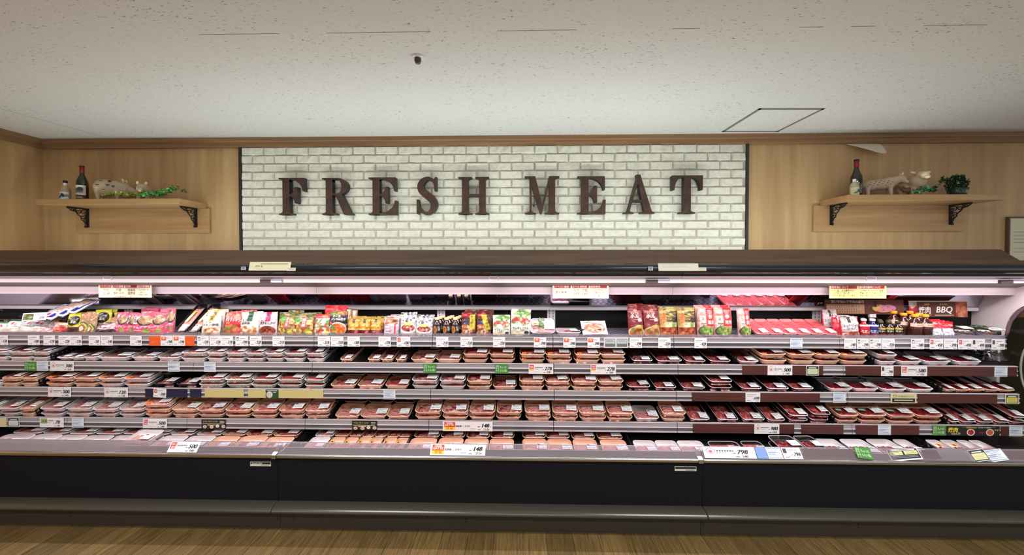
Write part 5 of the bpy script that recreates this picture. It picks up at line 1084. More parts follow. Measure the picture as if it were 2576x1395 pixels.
for lv in (2, 3, 4, 5):
    if lv < 5: Yf, zt, _ = LV[lv]; al = R(SLOPE[lv]); Yf += .006; zt -= .002
    else: Yf, zt, al = ROWY5, DECK+.005, R(7)
    for si, sec in enumerate(ROWS[lv]):
        if si:
            pv, nx = ROWS[lv][si-1][-1][1], sec[0][0]; xd = PX((pv+nx)/2, Yf); dl = {2: .33, 3: .34, 4: .36, 5: .4}[lv]
            if dl not in DV: DV[dl] = divider(0, 0, 0, 0, dl, '').mesh('divider', BLKPL)
            tag(link('shelf_divider', DV[dl], None, (xd, Yf+.004, zt+.001), (al, 0, 0)), 'black perforated divider, %s from the room corner, %s' % (ORD[si], LNAME[lv]), 'divider', 'perforated shelf dividers')
        where = ('before the first divider' if si == 0 else 'past the %s divider' % ORD[si])+', '+LNAME[lv]
        grp = 'meat packs %s' % where
        for pi, (a, c, cnt, style) in enumerate(sec):
            x0, x1 = PX(a, Yf), PX(c, Yf); w = (x1-x0)*1.0; xm = (x0+x1)/2; sz = style[2]; d, h = SZ[sz][1], SZ[sz][2]
            look = ('carrot-topped ' if 'o' in style[3:] else 'orange-stickered ' if 's' in style[3:] else 'green-stickered ' if 'g' in style[3:] else 'red-stickered ' if 'r' in style[3:] else '')+TL[style[0]]+' '+ML[style[1]]+' tray'
            rows = 1
            bk = BACK.get((lv, si), 0)
            if sz in 's' and (bk == 1 or (bk == .5 and pi % 2)): rows = 2
            if sz == 'n' and bk == 1 and lv == 2 and si == 6: rows = 2
            for rw in range(rows):
                y_off = rw*(d+.012); zb_ = y_off*math.sin(al); yb_ = Yf+.004+y_off*math.cos(al)
                cc = cnt if rw == 0 else max(1, cnt-(random.random() < .6))
                for k in range(cc):
                    jx = random.uniform(-.004, .004); jy = random.uniform(-.003, .004)+k*.004; ang = R(random.uniform(-2.5, 2.5)) if k else R(random.uniform(-1.2, 1.2))
                    pos = ('rear ' if rw else '')+('' if cc == 1 else ['lower', 'upper', 'topmost'][k] if cc < 3 or k < 2 else 'topmost')
                    pos = pos.strip()
                    lab = '%s%s, %s stack %s' % (look, (', '+pos) if pos else '', ORD[pi+1], where)
                    up = k*(h+.0105)
                    pack(style, xm+jx, yb_+jy-up*math.sin(al), zt+.001+zb_+up*math.cos(al)+(0.001*k), min(w*.985, w), al+R(k*.8), ang, lab, grp)
# ================================================================== products on the product shelf
Y1, ZT1, _ = LV[1]
ZD = ZT1-.001
def pouch_mesh(name, im, w, h, t=.016, neck=0, seal=.09, curl=.0, seed=1, bg=(180, 170, 170)):
    img = (im.out() if isinstance(im, Img) else im)*.80; H, W, _ = img.shape; rn = np.random.RandomState(seed); wob = vnoise(H, W, 6, 4, rn)-.5; w2 = vnoise(H, W, 14, 9, rn)-.5
    def pos(u, v):
        prof = np.clip(np.sin(np.pi*np.clip(u, 0, 1)), 0, 1)**.55*np.clip((1-seal-v)/(.55), 0, 1)**.6*np.clip(v/.04+.55, 0, 1)
        wd = w*(1-neck*np.clip(1-np.abs(v-.8)/.2, 0, 1)*.5)
        return ((u-.5)*wd, -t*prof+wob*.008*(v < 1-seal*.5)+w2*.0035+curl*(v**3)*w*.2, v*h)
    bc = np.array(lin(bg)); bv = np.array([(-w/2, .004, 0), (w/2, .004, 0), (w/2, .004, h), (-w/2, .004, h), (-w/2, -t*.1, 0), (w/2, -t*.1, 0), (w/2, 0, h), (-w/2, 0, h), (0, .004+t*.5, h*.3)])
    return grid_mesh(name, img, pos, FOILC, (bv, [(0, 8, 1), (1, 8, 2), (2, 8, 3), (3, 8, 0), (0, 4, 7, 3), (1, 2, 6, 5), (2, 3, 7, 6)], np.tile(bc, (9, 1))))
RED = (196, 26, 40)
MEATC = [(150, 60, 40), (190, 100, 60), (120, 40, 30), (206, 140, 90)]
def d_green(W=44, H=40):
    im = Img(W, H, (196, 200, 190)); im.rect(.0, .0, 1, .12, (60, 130, 80)).rect(0, .84, 1, 1, (50, 120, 70)).rect(.08, .34, .86, .80, (228, 228, 226)).disc(.42, .66, .09, .09, (206, 50, 60)).disc(.62, .6, .08, .08, (206, 60, 70)).lines(.2, .8, [.44], (100, 110, 120), .05, .06).food(.5, .18, .5, .14, [(206, 180, 166), (190, 170, 150), (216, 200, 190)], 20, 3, True); return im
def d_palepink(W=40, H=44):
    im = Img(W, H, (206, 160, 160)); im.food(.5, .4, .48, .4, [(214, 150, 150), (196, 110, 116), (226, 190, 190), (230, 210, 206)], 40, 5, True).rect(.55, .4, .95, .75, (226, 214, 214)).lines(.6, .9, [.5, .6], (190, 60, 60), .05, .06); return im
def d_orpink(W=40, H=36):
    im = Img(W, H, (226, 190, 160)); im.food(.6, .4, .4, .36, [(206, 100, 90), (196, 60, 60), (226, 130, 100)], 24, 2).rect(.05, .1, .25, .8, (236, 226, 210)).text('ぼんじり', .1, .82, .13, (90, 70, 60), vert=True); return im
def d_yellowblk(W=40, H=60):
    im = Img(W, H, (206, 206, 40)); im.disc(.5, .66, .40, .24, (20, 18, 18)).text('ハンバーグ', .24, .66, .12, (240, 238, 230), .52).text('黒毛', .34, .54, .12, (240, 238, 230), .34).food(.5, .20, .5, .22, [(90, 40, 50), (120, 60, 60), (70, 30, 40)], 30, 4, True).rect(.02, .36, .98, .42, (220, 196, 70)); return im
def d_kraft(W=40, H=60):
    im = Img(W, H, (186, 150, 104)); im.disc(.5, .84, .22, .07, (216, 110, 110)).text('ハンバーグ', .15, .66, .1, (60, 36, 24), .7).disc(.5, .30, .46, .28, (50, 50, 80)).disc(.5, .28, .42, .25, (190, 196, 90)).disc(.5, .26, .33, .20, (166, 100, 50)).disc(.5, .28, .16, .11, (240, 236, 226)).disc(.5, .28, .06, .05, (240, 170, 50)).disc(.8, .05, .2, .06, (230, 90, 50)); return im
def d_darkred(W=50, H=36):
    im = Img(W, H, (60, 16, 26)); im.food(.5, .75, .5, .25, [(200, 180, 180), (160, 130, 130), (110, 60, 70)], 30, 8, True).lines(.15, .8, [.45], (220, 130, 130), .06, .08).food(.5, .2, .5, .2, [(40, 12, 22), (80, 20, 30), (50, 40, 70)], 20, 9, True); return im
def d_pinksoup(W=44, H=64):
    im = Img(W, H, (222, 84, 120)); im.rect(0, .9, 1, 1, (234, 110, 140)).rect(.06, .5, .36, .84, (226, 220, 218)).text('参鶏湯', .09, .82, .08, (60, 50, 50), vert=True).disc(.62, .64, .38, .22, (40, 34, 36)).food(.64, .67, .34, .19, [(206, 180, 140), (226, 206, 170), (190, 150, 110), (222, 180, 160)], 26, 6).text('サムゲタン', .08, .30, .11, (250, 226, 232), .84, bold=1).disc(.72, .2, .14, .07, (120, 180, 50)).disc(.4, .02, .2, .08, (206, 196, 190)).lines(.1, .5, [.2], (246, 200, 210), .03, .05); return im
def d_nanban(W=50, H=60, c=(222, 176, 60)):
    im = Img(W, H, (226, 220, 206)); im.rect(.36, .72, .62, 1, c).rect(.42, .8, .56, .92, (60, 36, 20)).text('チキン南蛮', .08, .46, .14, (30, 26, 26), .84, bold=1).text('蒸し鶏', .2, .62, .09, (60, 50, 50), .4).food(.58, .2, .4, .2, [(206, 130, 60), (230, 180, 110), (190, 100, 50), (236, 226, 200)], 26, 5).rect(0, .34, .1, .42, (150, 180, 80)); return im
def d_redchick(W=50, H=60):
    im = Img(W, H, (206, 36, 52)); im.food(.5, .84, .46, .14, [(216, 110, 90), (226, 160, 140), (206, 70, 60)], 16, 3, True).text('サイドチキン', .08, .58, .14, (246, 240, 236), .86, bold=1).food(.5, .22, .44, .26, [(190, 80, 40), (170, 60, 36), (206, 110, 60), (110, 140, 60)], 30, 4).text('照焼', .2, .48, .08, (240, 210, 100), .3); return im
def d_banner(c, t, t2, dish, bg=(216, 216, 210)):
    W, H = 50, 60; im = Img(W, H, bg); im.rect(.38, .66, .66, 1, c).rect(.45, .78, .59, .9, (50, 30, 30)).rect(.38, .6, .66, .66, c).text(t, .07, .46, .13, (26, 26, 30), .86, bold=1).text(t2, .12, .60, .08, (60, 60, 60), .3).food(.5, .20, .46, .22, dish, 24, 7); return im
def d_stir(W=52, H=64):
    im = Img(W, H, (120, 110, 50)); im.food(.5, .36, .5, .36, [(196, 130, 50), (170, 90, 40), (206, 160, 80), (120, 150, 60), (150, 70, 40), (226, 196, 120)], 60, 5, True).food(.5, .86, .5, .14, [(110, 120, 60), (150, 130, 60), (90, 110, 50), (140, 170, 170)], 14, 8, True).rect(.34, .88, .62, .95, (230, 150, 50)).disc(.3, .68, .2, .1, (90, 170, 60)).rect(.48, .36, .70, .82, (206, 60, 70)).text('油林鶏', .51, .80, .12, (248, 240, 230), vert=True).rect(.72, .5, .92, .72, (220, 190, 130)).disc(.84, .14, .14, .07, (220, 220, 50)).rect(0, 0, 1, .06, (90, 130, 60)); return im
def d_pinkwhite(W=46, H=60):
    im = Img(W, H, (230, 200, 200)); im.rect(0, .8, 1, 1, (226, 70, 90)).rect(.4, .84, .8, .93, (240, 150, 60)).food(.5, .52, .46, .24, [(240, 240, 236), (226, 110, 50), (236, 90, 90), (130, 160, 70), (236, 226, 220)], 30, 2, True).food(.5, .18, .46, .18, [(220, 110, 60), (240, 236, 226), (190, 80, 60)], 16, 3, True).rect(.66, .1, .88, .22, (220, 226, 60)); return im
def d_redtop(W=60, H=40):
    im = Img(W, H, (206, 30, 50)); im.rect(.1, .3, .9, .36, (240, 120, 60)).rect(.55, .6, .8, .78, (240, 150, 70)).food(.3, .5, .3, .2, [(226, 90, 60), (240, 170, 80), (206, 30, 50)], 12, 2, True); return im
def d_cheese(W=52, H=70):
    im = Img(W, H, (30, 28, 26)); im.food(.5, .92, .48, .10, [(200, 160, 100), (110, 150, 60), (160, 90, 50)], 14, 6, True).rect(.44, .9, .72, .96, (240, 160, 50)).text('チーズ', .22, .74, .10, (244, 242, 236), .4, bold=1).text('パン包み焼き', .14, .62, .10, (244, 242, 236), .74, bold=1).disc(.5, .28, .46, .27, (226, 222, 214)).food(.52, .27, .42, .24, [(232, 110, 40), (222, 90, 34), (240, 140, 60), (110, 150, 50)], 16, 5).disc(.16, .5, .09, .07, (226, 60, 120)); return im
def d_nuggets(W=36, H=50):
    im = Img(W, H, (70, 36, 30)); im.food(.5, .72, .46, .24, [(232, 200, 160), (240, 216, 180), (206, 160, 120)], 8, 6, True).rect(.05, .1, .95, .3, (150, 50, 40)); return im
def d_gold(W=34, H=52):
    im = Img(W, H, (206, 140, 30)); im.rect(0, .88, 1, 1, (196, 160, 60)).rect(.38, .76, .62, .94, (30, 26, 24)).text('カレー粉', .14, .56, .12, (252, 240, 200), .72, bold=1).rect(0, .34, 1, .42, (222, 200, 110)).food(.5, .18, .5, .18, [(150, 30, 40), (120, 20, 30), (190, 80, 70)], 14, 3, True).rect(.1, .62, .9, .72, (236, 176, 60)).text('スパイシー', .12, .64, .09, (90, 50, 20), .75); return im
def d_clearred(W=44, H=60):
    im = Img(W, H, (206, 190, 200)); im.food(.5, .76, .4, .18, [(150, 70, 50), (190, 120, 90), (206, 160, 130)], 12, 4, True).rect(.34, .1, .52, .62, (222, 216, 222)).text('炙り焼', .37, .60, .13, (206, 40, 50), vert=True).rect(.7, .1, .8, .6, (196, 50, 60)).rect(0, .94, 1, 1, (226, 214, 222)); return im
def d_silver(W=50, H=64):
    im = Img(W, H, (190, 190, 192)); im.food(.5, .8, .48, .2, [(226, 226, 228), (120, 122, 130), (200, 200, 204), (60, 62, 70), (240, 240, 240)], 90, 5, True).rect(.06, .84, .32, .91, (226, 180, 110)).disc(.5, .34, .47, .22, (236, 232, 226)).food(.5, .36, .40, .16, [(150, 40, 40), (190, 90, 80), (120, 30, 34), (226, 190, 180)], 24, 6).disc(.5, .52, .26, .07, (190, 200, 90)).rect(.2, .04, .8, .12, (206, 214, 206)).rect(0, 0, .14, .1, (206, 60, 60)); return im
def d_brown(W=46, H=60, tilt=0):
    im = Img(W, H, (86, 40, 30)); im.rect(.08, .82, .6, .96, (190, 24, 36)).food(.4, .2, .4, .22, [(150, 70, 50), (200, 140, 100), (110, 40, 34), (220, 180, 150)], 24, 7).disc(.3, .58, .18, .09, (60, 60, 100)).rect(.58, .3, .92, .9, (212, 190, 50), tilt).text('焼肉炒め', .64, .88, .12, (50, 34, 20), vert=True).food(.3, .4, .26, .1, [(226, 170, 120), (190, 100, 70)], 12, 9); return im
def d_lettuce(W=52, H=70):
    im = Img(W, H, (222, 226, 214)); im.food(.55, .84, .42, .15, [(120, 170, 70), (160, 200, 100), (90, 140, 60), (226, 236, 210)], 40, 5).food(.5, .58, .46, .18, [(206, 90, 80), (226, 140, 130), (190, 60, 60), (130, 170, 80), (236, 200, 190), (240, 240, 230)], 40, 6).disc(.28, .64, .12, .06, (170, 40, 50)).rect(0, .26, 1, .40, (234, 236, 228)).text('サムギョプサル', .1, .28, .10, (26, 26, 30), .8, bold=1).rect(0, 0, 1, .1, (90, 150, 60)).rect(.05, .12, .95, .22, (222, 206, 170)).disc(.8, .16, .12, .07, (40, 40, 46)).rect(.28, 0, .64, .1, (206, 214, 200)); return im
def d_walnut(W=46, H=84):
    im = Img(W, H, (122, 34, 40)); im.disc(.5, .92, .12, .05, (196, 120, 90)).text('クルクル', .2, .80, .06, (236, 210, 190), .6).text('ホル', .16, .66, .13, (244, 238, 232), .6, bold=1).text('一面', .36, .54, .12, (244, 238, 232), .5, bold=1).disc(.5, .18, .50, .19, (212, 196, 170)).food(.5, .18, .44, .16, [(196, 110, 50), (216, 150, 80), (170, 80, 40), (140, 150, 60)], 30, 6).food(.7, .36, .3, .06, [(206, 180, 90), (170, 150, 70)], 10, 5); return im
def d_yellownood(W=48, H=84):
    im = Img(W, H, (170, 140, 70)); im.food(.62, .76, .38, .22, [(196, 180, 90), (216, 200, 110), (150, 130, 60), (90, 70, 40)], 40, 4, True, 3).rect(.12, .3, .38, .92, (206, 150, 80)).text('辛旨麺', .15, .88, .13, (200, 40, 40), vert=True).disc(.86, .6, .2, .09, (50, 30, 24)).food(.62, .44, .4, .08, [(150, 180, 90), (220, 220, 170), (196, 200, 140)], 20, 5, True).food(.5, .17, .5, .19, [(186, 90, 50), (150, 60, 40), (206, 120, 70)], 46, 6, True); return im
def d_pinkrice(W=48, H=84):
    im = Img(W, H, (206, 150, 140)); im.rect(.5, .38, .96, 1, (206, 50, 60)).disc(.72, .84, .14, .07, (240, 120, 120)).text('参', .6, .62, .14, (250, 220, 220), .3).text('鶏湯', .58, .44, .13, (250, 220, 220), .36).rect(.12, .3, .46, .72, (214, 196, 186)).text('スープ', .2, .66, .1, (30, 26, 26), vert=True).rect(.05, .78, .45, .94, (222, 170, 160)).disc(.52, .2, .48, .19, (70, 44, 36)).food(.54, .22, .42, .16, [(130, 160, 60), (170, 190, 100), (196, 190, 130), (90, 120, 50)], 40, 6); return im
def d_yukke(W=50, H=64):
    im = Img(W, H, (206, 200, 204)); im.rect(0, .9, 1, 1, (200, 196, 200)).rect(.40, .72, .56, .98, (60, 46, 44)).disc(.3, .85, .05, .05, (190, 150, 100)).disc(.66, .85, .05, .05, (190, 150, 100)).text('ユッケジャン', .08, .52, .12, (30, 26, 28), .84, bold=1).text('クッパ', .26, .38, .12, (30, 26, 28), .5, bold=1).rect(0, 0, .05, 1, RED).rect(.95, 0, 1, 1, RED).rect(0, .26, 1, .32, (170, 50, 50)).food(.5, .13, .42, .16, [(190, 110, 70), (150, 60, 50), (206, 150, 110)], 24, 4); return im
def d_steak(c, W=40, H=60):
    im = Img(W, H, c); im.rect(.0, .86, 1, 1, (226, 222, 226)).rect(.15, .7, .85, .88, tuple(min(255, x+20) for x in c)).text('ステーキ', .08, .46, .16, (244, 240, 240), .86, bold=1).food(.5, .16, .5, .17, [(150, 50, 30), (206, 110, 50), (120, 40, 30)], 20, 5, True).lines(.2, .8, [.4], (220, 200, 200), .03, .06); return im
def d_jan(W=40, H=40):
    im = Img(W, H, (214, 212, 222)); im.text('生ダレ', .3, .66, .14, (206, 70, 90), .4).text('ジャン', .14, .26, .3, (30, 30, 40), .66, slant=.2, bold=1).rect(0, 0, 1, .08, (90, 100, 160)).disc(.84, .3, .04, .05, RED).lines(.3, .7, [.86], (120, 120, 130), .04, .06); return im
def d_redpk(W=46, H=30):
    im = Img(W, H, (200, 20, 40)); im.rect(0, .5, 1, .62, (226, 60, 90)).rect(.1, .1, .5, .4, (150, 16, 30)).lines(.5, .9, [.75], (240, 180, 180), .07, .08); return im
def d_bluewhite(W=60, H=60):
    im = Img(W, H, (224, 226, 236)); im.rect(.08, .1, .92, .9, (40, 44, 140)).rect(.16, .34, .84, .84, (230, 226, 228)).rect(.26, .52, .78, .8, (226, 190, 150)).text('うまいハム', .28, .58, .14, (60, 50, 60), .46).disc(.5, .28, .11, .08, (206, 50, 60)).rect(.3, .1, .7, .34, (224, 226, 236)).disc(.5, .24, .11, .08, (206, 50, 60)); return im
PM = {}
def pouch(px0, px1, yt, yb, key, fn, lab, cat='pouch', lean=10, dY=.045, az=0, n=1, step=.026, rise=.003, sx=0, t=.021, grp=None, name='food_pouch', bg=(180, 170, 170), neck=0, zoff=0, curl=0, back_lab=None):
    Yp = Y1+dY; x0, x1 = PX(px0, Yp), PX(px1, Yp); w = x1-x0; z0 = ZD+.001+zoff; L = math.cos(R(lean)); Yt = Yp+.15*math.tan(R(lean))
    h = (PZ((px0+px1)/2, yt, Yp+.10*math.tan(R(lean)))-PZ((px0+px1)/2, yb, Yp))/L
    k = (key, round(w, 2), round(h, 2))
    if k not in PM: PM[k] = pouch_mesh('pouch_body', fn(), w, h, t, neck, bg=bg, curl=curl, seed=len(PM)+1)
    for i in range(n):
        l_ = lab if i == 0 else '%s, %s behind' % (back_lab or lab, ORD[i])
        o = link(name, PM[k], None, ((x0+x1)/2+i*sx+(random.uniform(-.004, .004) if i else 0), Yp+i*step, z0+i*rise), (-R(lean+random.uniform(-1, 1)), R(random.uniform(-2.2, 2.2)), R(az+random.uniform(-4, 4))))
        o.scale = (1, 1, 1) if i == 0 else (random.uniform(.97, 1.02),)*3
        tag(o, l_, cat, grp)
G = 'pouches standing on the product shelf'
for a, c, yt, lab in [(-20, 4, 812, 'green-and-white chicken pack cut by the frame edge'), (4, 42, 806, 'green-and-white chicken pack beside the frame edge'), (42, 84, 804, 'middle green-and-white chicken pack leaning back'), (66, 110, 803, 'green-and-white chicken pack next to the pale pink packs')]:
    pouch(a, c, yt-2, 843, 'green', d_green, lab, 'chicken pack', 32, .035, 6, grp='green-and-white chicken packs', name='chicken_bag')
pouch(84, 112, 808, 843, 'ppk', d_palepink, 'pale pink see-through meat pack beside the green packs', 'meat pack', 30, .04, grp='pale pink packs', name='meat_bag', n=2, step=.05)
pouch(108, 130, 802, 843, 'ppk', d_palepink, 'pale pink see-through meat pack beside the orange-pink pouch', 'meat pack', 28, .05, grp='pale pink packs', name='meat_bag', n=2, step=.05)
pouch(130, 168, 814, 844, 'orp', d_orpink, 'orange-pink pouch with vertical writing, low beside yellow pouch', lean=12, grp=G)
pouch(168, 201, 792, 844, 'yb', d_yellowblk, 'yellow pouch with a big black disc', lean=8, grp=G, n=2, sx=.012)
pouch(199, 222, 789, 844, 'kr', d_kraft, 'kraft hamburger pouch beside the yellow pouch', lean=8, grp=G, n=2, sx=.01, rise=.006)
pouch(220, 239, 795, 844, 'kr', d_kraft, 'kraft hamburger pouch beside the dark red bag', lean=10, grp=G)
pouch(240, 276, 786, 844, 'yb', d_yellowblk, 'yellow pouch behind the dark red bag', lean=6, dY=.11, grp=G, n=2, sx=.01, az=8)
pouch(243, 288, 798, 844, 'kr', d_kraft, 'wide kraft pouch lying back behind the dark red bag', lean=30, dY=.075, grp=G, n=1, az=-5)
pouch(239, 292, 814, 844, 'dr', d_darkred, 'dark red see-through meat bag slumped before yellow pouches', 'meat bag', 16, .035, t=.03, grp=G, name='meat_bag')
for i, (a, c, yt, dy, yb, lab) in enumerate([(290, 318, 787, .05, 843, 'next to the dark red bag'), (316, 345, 788, .055, 843, 'second from the dark red bag'), (335, 384, 789, .035, 844, 'wide in front, third from the dark red bag'), (376, 411, 786, .05, 843, 'fourth from the dark red bag'), (400, 423, 779, .075, 842, 'tall behind, fifth from the dark red bag'), (418, 438, 778, .09, 842, 'nearest the sausage trays')]):
    pouch(a, c, yt, yb, 'pks', d_pinksoup, 'pink chicken soup pouch, '+lab, lean=7, dY=dy, az=[0, -4, 4, 3, 0, 0][i], grp='pink soup pouches', n=1)
pouch(352, 392, 782, 843, 'pks', d_pinksoup, 'pink chicken soup pouch standing in the rear row', lean=7, dY=.13, az=3, grp='pink soup pouches', n=2)
pack('KulN'.replace('N', ''), PX(455, Y1+.04), Y1+.04, ZD+.004, .082, R(40), R(0), 'black sausage tray propped up beside the pink soup pouches', 'sausage trays')
pack('Kul', PX(488, Y1+.045), Y1+.045, ZD+.004, .082, R(40), R(-3), 'black sausage tray propped up beside the gold-banner pouch', 'sausage trays')
pouch(508, 553, 796, 845, 'nan', d_nanban, 'white chicken pouch with a gold banner', lean=8, dY=.03, grp=G, n=1)
pouch(517, 561, 784, 844, 'nan', d_nanban, 'taller white pouch with gold banner, behind its twin', lean=7, dY=.075, grp=G, n=2, sx=.006)
pouch(560, 605, 788, 845, 'rc', d_redchick, 'red roast chicken pouch beside the green-banner pouch', lean=8, dY=.04, grp=G, n=4, sx=.020, rise=.004, bg=(190, 30, 50))
pouch(602, 651, 786, 845, 'gb', lambda: d_banner((30, 104, 70), '油淋鶏', '蒸し鶏', [(196, 120, 60), (226, 170, 110), (236, 230, 210)]), 'white pouch with a green banner', lean=8, dY=.03, grp=G, n=2, sx=.006)
pouch(652, 697, 786, 845, 'pb', lambda: d_banner((216, 40, 110), '黒酢あんかけ', '鶏の', [(150, 50, 36), (190, 90, 50), (110, 40, 30)], (226, 214, 216)), 'white pouch with a magenta banner', lean=6, dY=.03, grp=G)
pouch(698, 738, 786, 844, 'st', d_stir, 'green-brown stir-fry pouch beside the magenta-banner pouch', lean=8, dY=.035, grp=G, n=3, sx=.016, rise=.003, bg=(180, 30, 40))
pouch(734, 786, 791, 845, 'st', d_stir, 'green-brown stir-fry pouch in front of the bare gap', lean=12, dY=.03, grp=G, n=3, sx=.014, bg=(180, 30, 40))
pouch(790, 832, 790, 844, 'pw', d_pinkwhite, 'pink-and-white vegetable pouch beside the black cheese pouch', lean=10, dY=.03, grp=G, n=1, az=-10)
pouch(814, 868, 774, 844, 'rt', d_redtop, 'red pouch rising behind the pink-and-white pouch', lean=5, dY=.08, grp=G, n=2, rise=.008, bg=(200, 30, 50))
pouch(826, 873, 786, 848, 'ch', d_cheese, 'black cheese pouch with orange carrots', lean=8, dY=.025, grp=G)
pouch(866, 884, 780, 844, 'ng', d_nuggets, 'dark brown nugget packet behind the black cheese pouch', lean=5, dY=.09, grp=G, n=1); pouch(880, 898, 783, 844, 'ng', d_nuggets, 'dark brown nugget packet behind the small gold pouch', lean=5, dY=.10, grp=G, n=1)
for a, c, lab in [(875, 904, 'next to the black cheese pouch'), (903, 931, 'in the middle of three'), (931, 958, 'next to the clear red-text packs')]:
    pouch(a, c, 803, 847, 'gd', d_gold, 'small gold curry pouch, '+lab, lean=7, dY=.03, grp='small gold pouches', n=3, rise=.003, sx=.010, step=.03, back_lab='small gold curry pouch '+lab)
pouch(966, 1003, 797, 847, 'cr', d_clearred, 'clear pack with red upright writing', 'pack', 7, .03, grp=G, n=3, sx=.010, name='food_pack')
pouch(1007, 1047, 790, 848, 'sv', d_silver, 'silver offal pouch with bowl picture, beside clear red-text packs', lean=7, dY=.03, grp=G, n=2); pouch(1046, 1088, 797, 848, 'sv', d_silver, 'silver offal pouch with bowl picture, beside brown sauce bottles', lean=9, dY=.025, grp=G, n=2)
# brown sauce bottles with pale caps
def bottle(name, x, Y, z, r, h, body, cap, im, lab, grp, capr=.62, cat='bottle', labz=(.12, .62), neck=.74, caph=.14, key=None, sq=1.0):
    k = (name, key, round(r, 3))
    if k not in BM:
        bm1 = M().lathe([(r*.92, 0), (r, .004), (r, h*.60), (r*.86, h*.70), (r*capr*.8, h*neck), (r*capr*.8, h*.86)], 20).mesh('bottle_body', body, True)
        bm2 = M().lathe([(r*capr*.95, h*(1-caph)), (r*capr, h*(1-caph)+.002), (r*capr, h*.985), (r*capr*.85, h)], 16).mesh('bottle_cap', cap, True)
        bm3 = grid_mesh('bottle_label', im.out(), lambda u, v: (np.sin((u-.5)*2.8)*r*1.02, -np.cos((u-.5)*2.8)*r*1.02, h*(labz[0]+v*(labz[1]-labz[0]))), PAPERC)
        BM[k] = (bm1, bm2, bm3)
    o = thing(name, (x, Y, z), lab, cat, grp)
    for nm, me in zip(('bottle_body', 'bottle_cap', 'bottle_label'), BM[k]): link(nm, me, o)
    return o
BM = {}
SAUCE = mat('brown_sauce_glass', (44, 22, 18), .12, coat=.8); WCAP = mat('ivory_gold_cap', (222, 196, 150), .35, coat=.2); OCAP = mat('orange_cap', (244, 156, 24), .4); DCAP = mat('black_gold_cap', (60, 54, 34), .35)
im = Img(26, 26, (40, 34, 36)); im.disc(.32, .5, .22, .36, (196, 130, 70)).disc(.34, .5, .12, .26, (150, 80, 40)).text('山椒', .62, .9, .24, (220, 214, 206), vert=True)
for ci, px in enumerate((1100, 1124, 1146)):
    for r_ in range(3):
        Yb = Y1+.045+r_*.048; bottle('sauce_bottle', PX(px, Y1+.045)+r_*.010, Yb, ZD, .0255, .128, SAUCE, WCAP, im, 'brown sauce bottle with ivory cap, %s column, %s row' % (['silver-pouch-side', 'middle', 'yellow-pouch-side'][ci], ['front', 'second', 'third'][r_]), 'brown sauce bottles', .66, key='a')
for i in (0, 1):
    pouch([1160, 1198][i], [1197, 1236][i], 790, 850, 'br%d' % i, lambda: d_brown(tilt=[0, -.5][i]), ['brown pouch with upright yellow banner', 'brown pouch with slanted yellow banner'][i], lean=6, dY=.03, grp=G, n=4, sx=.004, step=.022, t=.012, bg=(70, 30, 26))
pouch(1240, 1284, 797, 850, 'le', d_lettuce, 'white lettuce-wrap pouch beside the yellow banner pouches', lean=6, dY=.03, grp=G, n=2); pouch(1285, 1334, 784, 850, 'le', d_lettuce, 'taller white lettuce-wrap pouch beside green onion tray', lean=5, dY=.03, grp=G, n=2)
o = pack('Wlsn', PX(1365, Y1+.02), Y1+.012, ZD+.010, .165, R(38), R(0), 'white pork tray with green onions propped on the product shelf', None)
mb = M(); rn = random.Random(5)
for i in range(70): mb.ball((rn.gauss(-.005, .016), rn.gauss(.075, .026), .027+rn.uniform(0, .004)), (.008, .0028, .0025), 6, 4, Matrix.Rotation(rn.uniform(0, 3), 3, 'Z'))
build('green_onion', mb, mat('green_onion', (96, 150, 60), .5), o, smooth=True)
im = Img(24, 30, (236, 232, 236)); im.rect(.08, .06, .92, .5, (240, 170, 60)).text('生姜焼', .1, .7, .2, (60, 80, 150), .8).disc(.5, .28, .3, .14, (200, 90, 70)); link('sticker', card_mesh('sticker', im, .035, .04, .0006), o, (-.048, .065, .035), (R(-90), 0, R(8)))
link('price_label', LABM[0], o, (.044, .03, .036), (R(-90), 0, 0))
pack('Wls', PX(1431, Y1+.02), Y1+.015, ZD+.006, .165, R(3), 0, 'white tray of dark meat lying flat beside the post', None)
mb = M(); mb.box(-.075, .085, .0, .10, 0, .05); o = build('riser_block', mb, BLKPL, None, bevel=.003, loc=(PX(1480, Y1+.06), Y1+.045, ZD)); tag(o, 'black block under the salmon-coloured meat pack', 'block')
im = Img(60, 40, (232, 222, 214)); im.food(.5, .46, .42, .36, [(226, 130, 96), (236, 160, 130), (206, 100, 80), (240, 196, 176)], 40, 7).lines(.1, .5, [.88], (60, 50, 50), .06, .06)
x0, x1 = PX(1466, Y1+.03), PX(1531, Y1+.03)
tag(link('meat_bag', pouch_mesh('pack_body', im, x1-x0, .115, .012, seed=9), None, ((x0+x1)/2, Y1+.028, ZD+.012), (R(-42), 0, R(5))), 'salmon-coloured sliced meat pack leaning on a black block', 'meat pack')
GG = 'tall noodle and soup pouches'
pouch(1581, 1620, 776, 848, 'wa', d_walnut, 'dark red noodle pouch next to the bare gap', lean=5, dY=.03, grp=GG, n=4, rise=.007, sx=.008, step=.03, bg=(120, 34, 40)); pouch(1620, 1661, 776, 848, 'wa', d_walnut, 'dark red noodle pouch next to the yellow noodle pouches', lean=5, dY=.03, grp=GG, n=4, rise=.006, sx=.004, step=.03, bg=(120, 34, 40))
pouch(1661, 1705, 778, 849, 'yn', d_yellownood, 'yellow noodle pouch next to the dark red ones', lean=5, dY=.03, grp=GG, n=3); pouch(1706, 1751, 778, 849, 'yn', d_yellownood, 'yellow noodle pouch next to the pink soup pouches', lean=5, dY=.03, grp=GG, n=3)
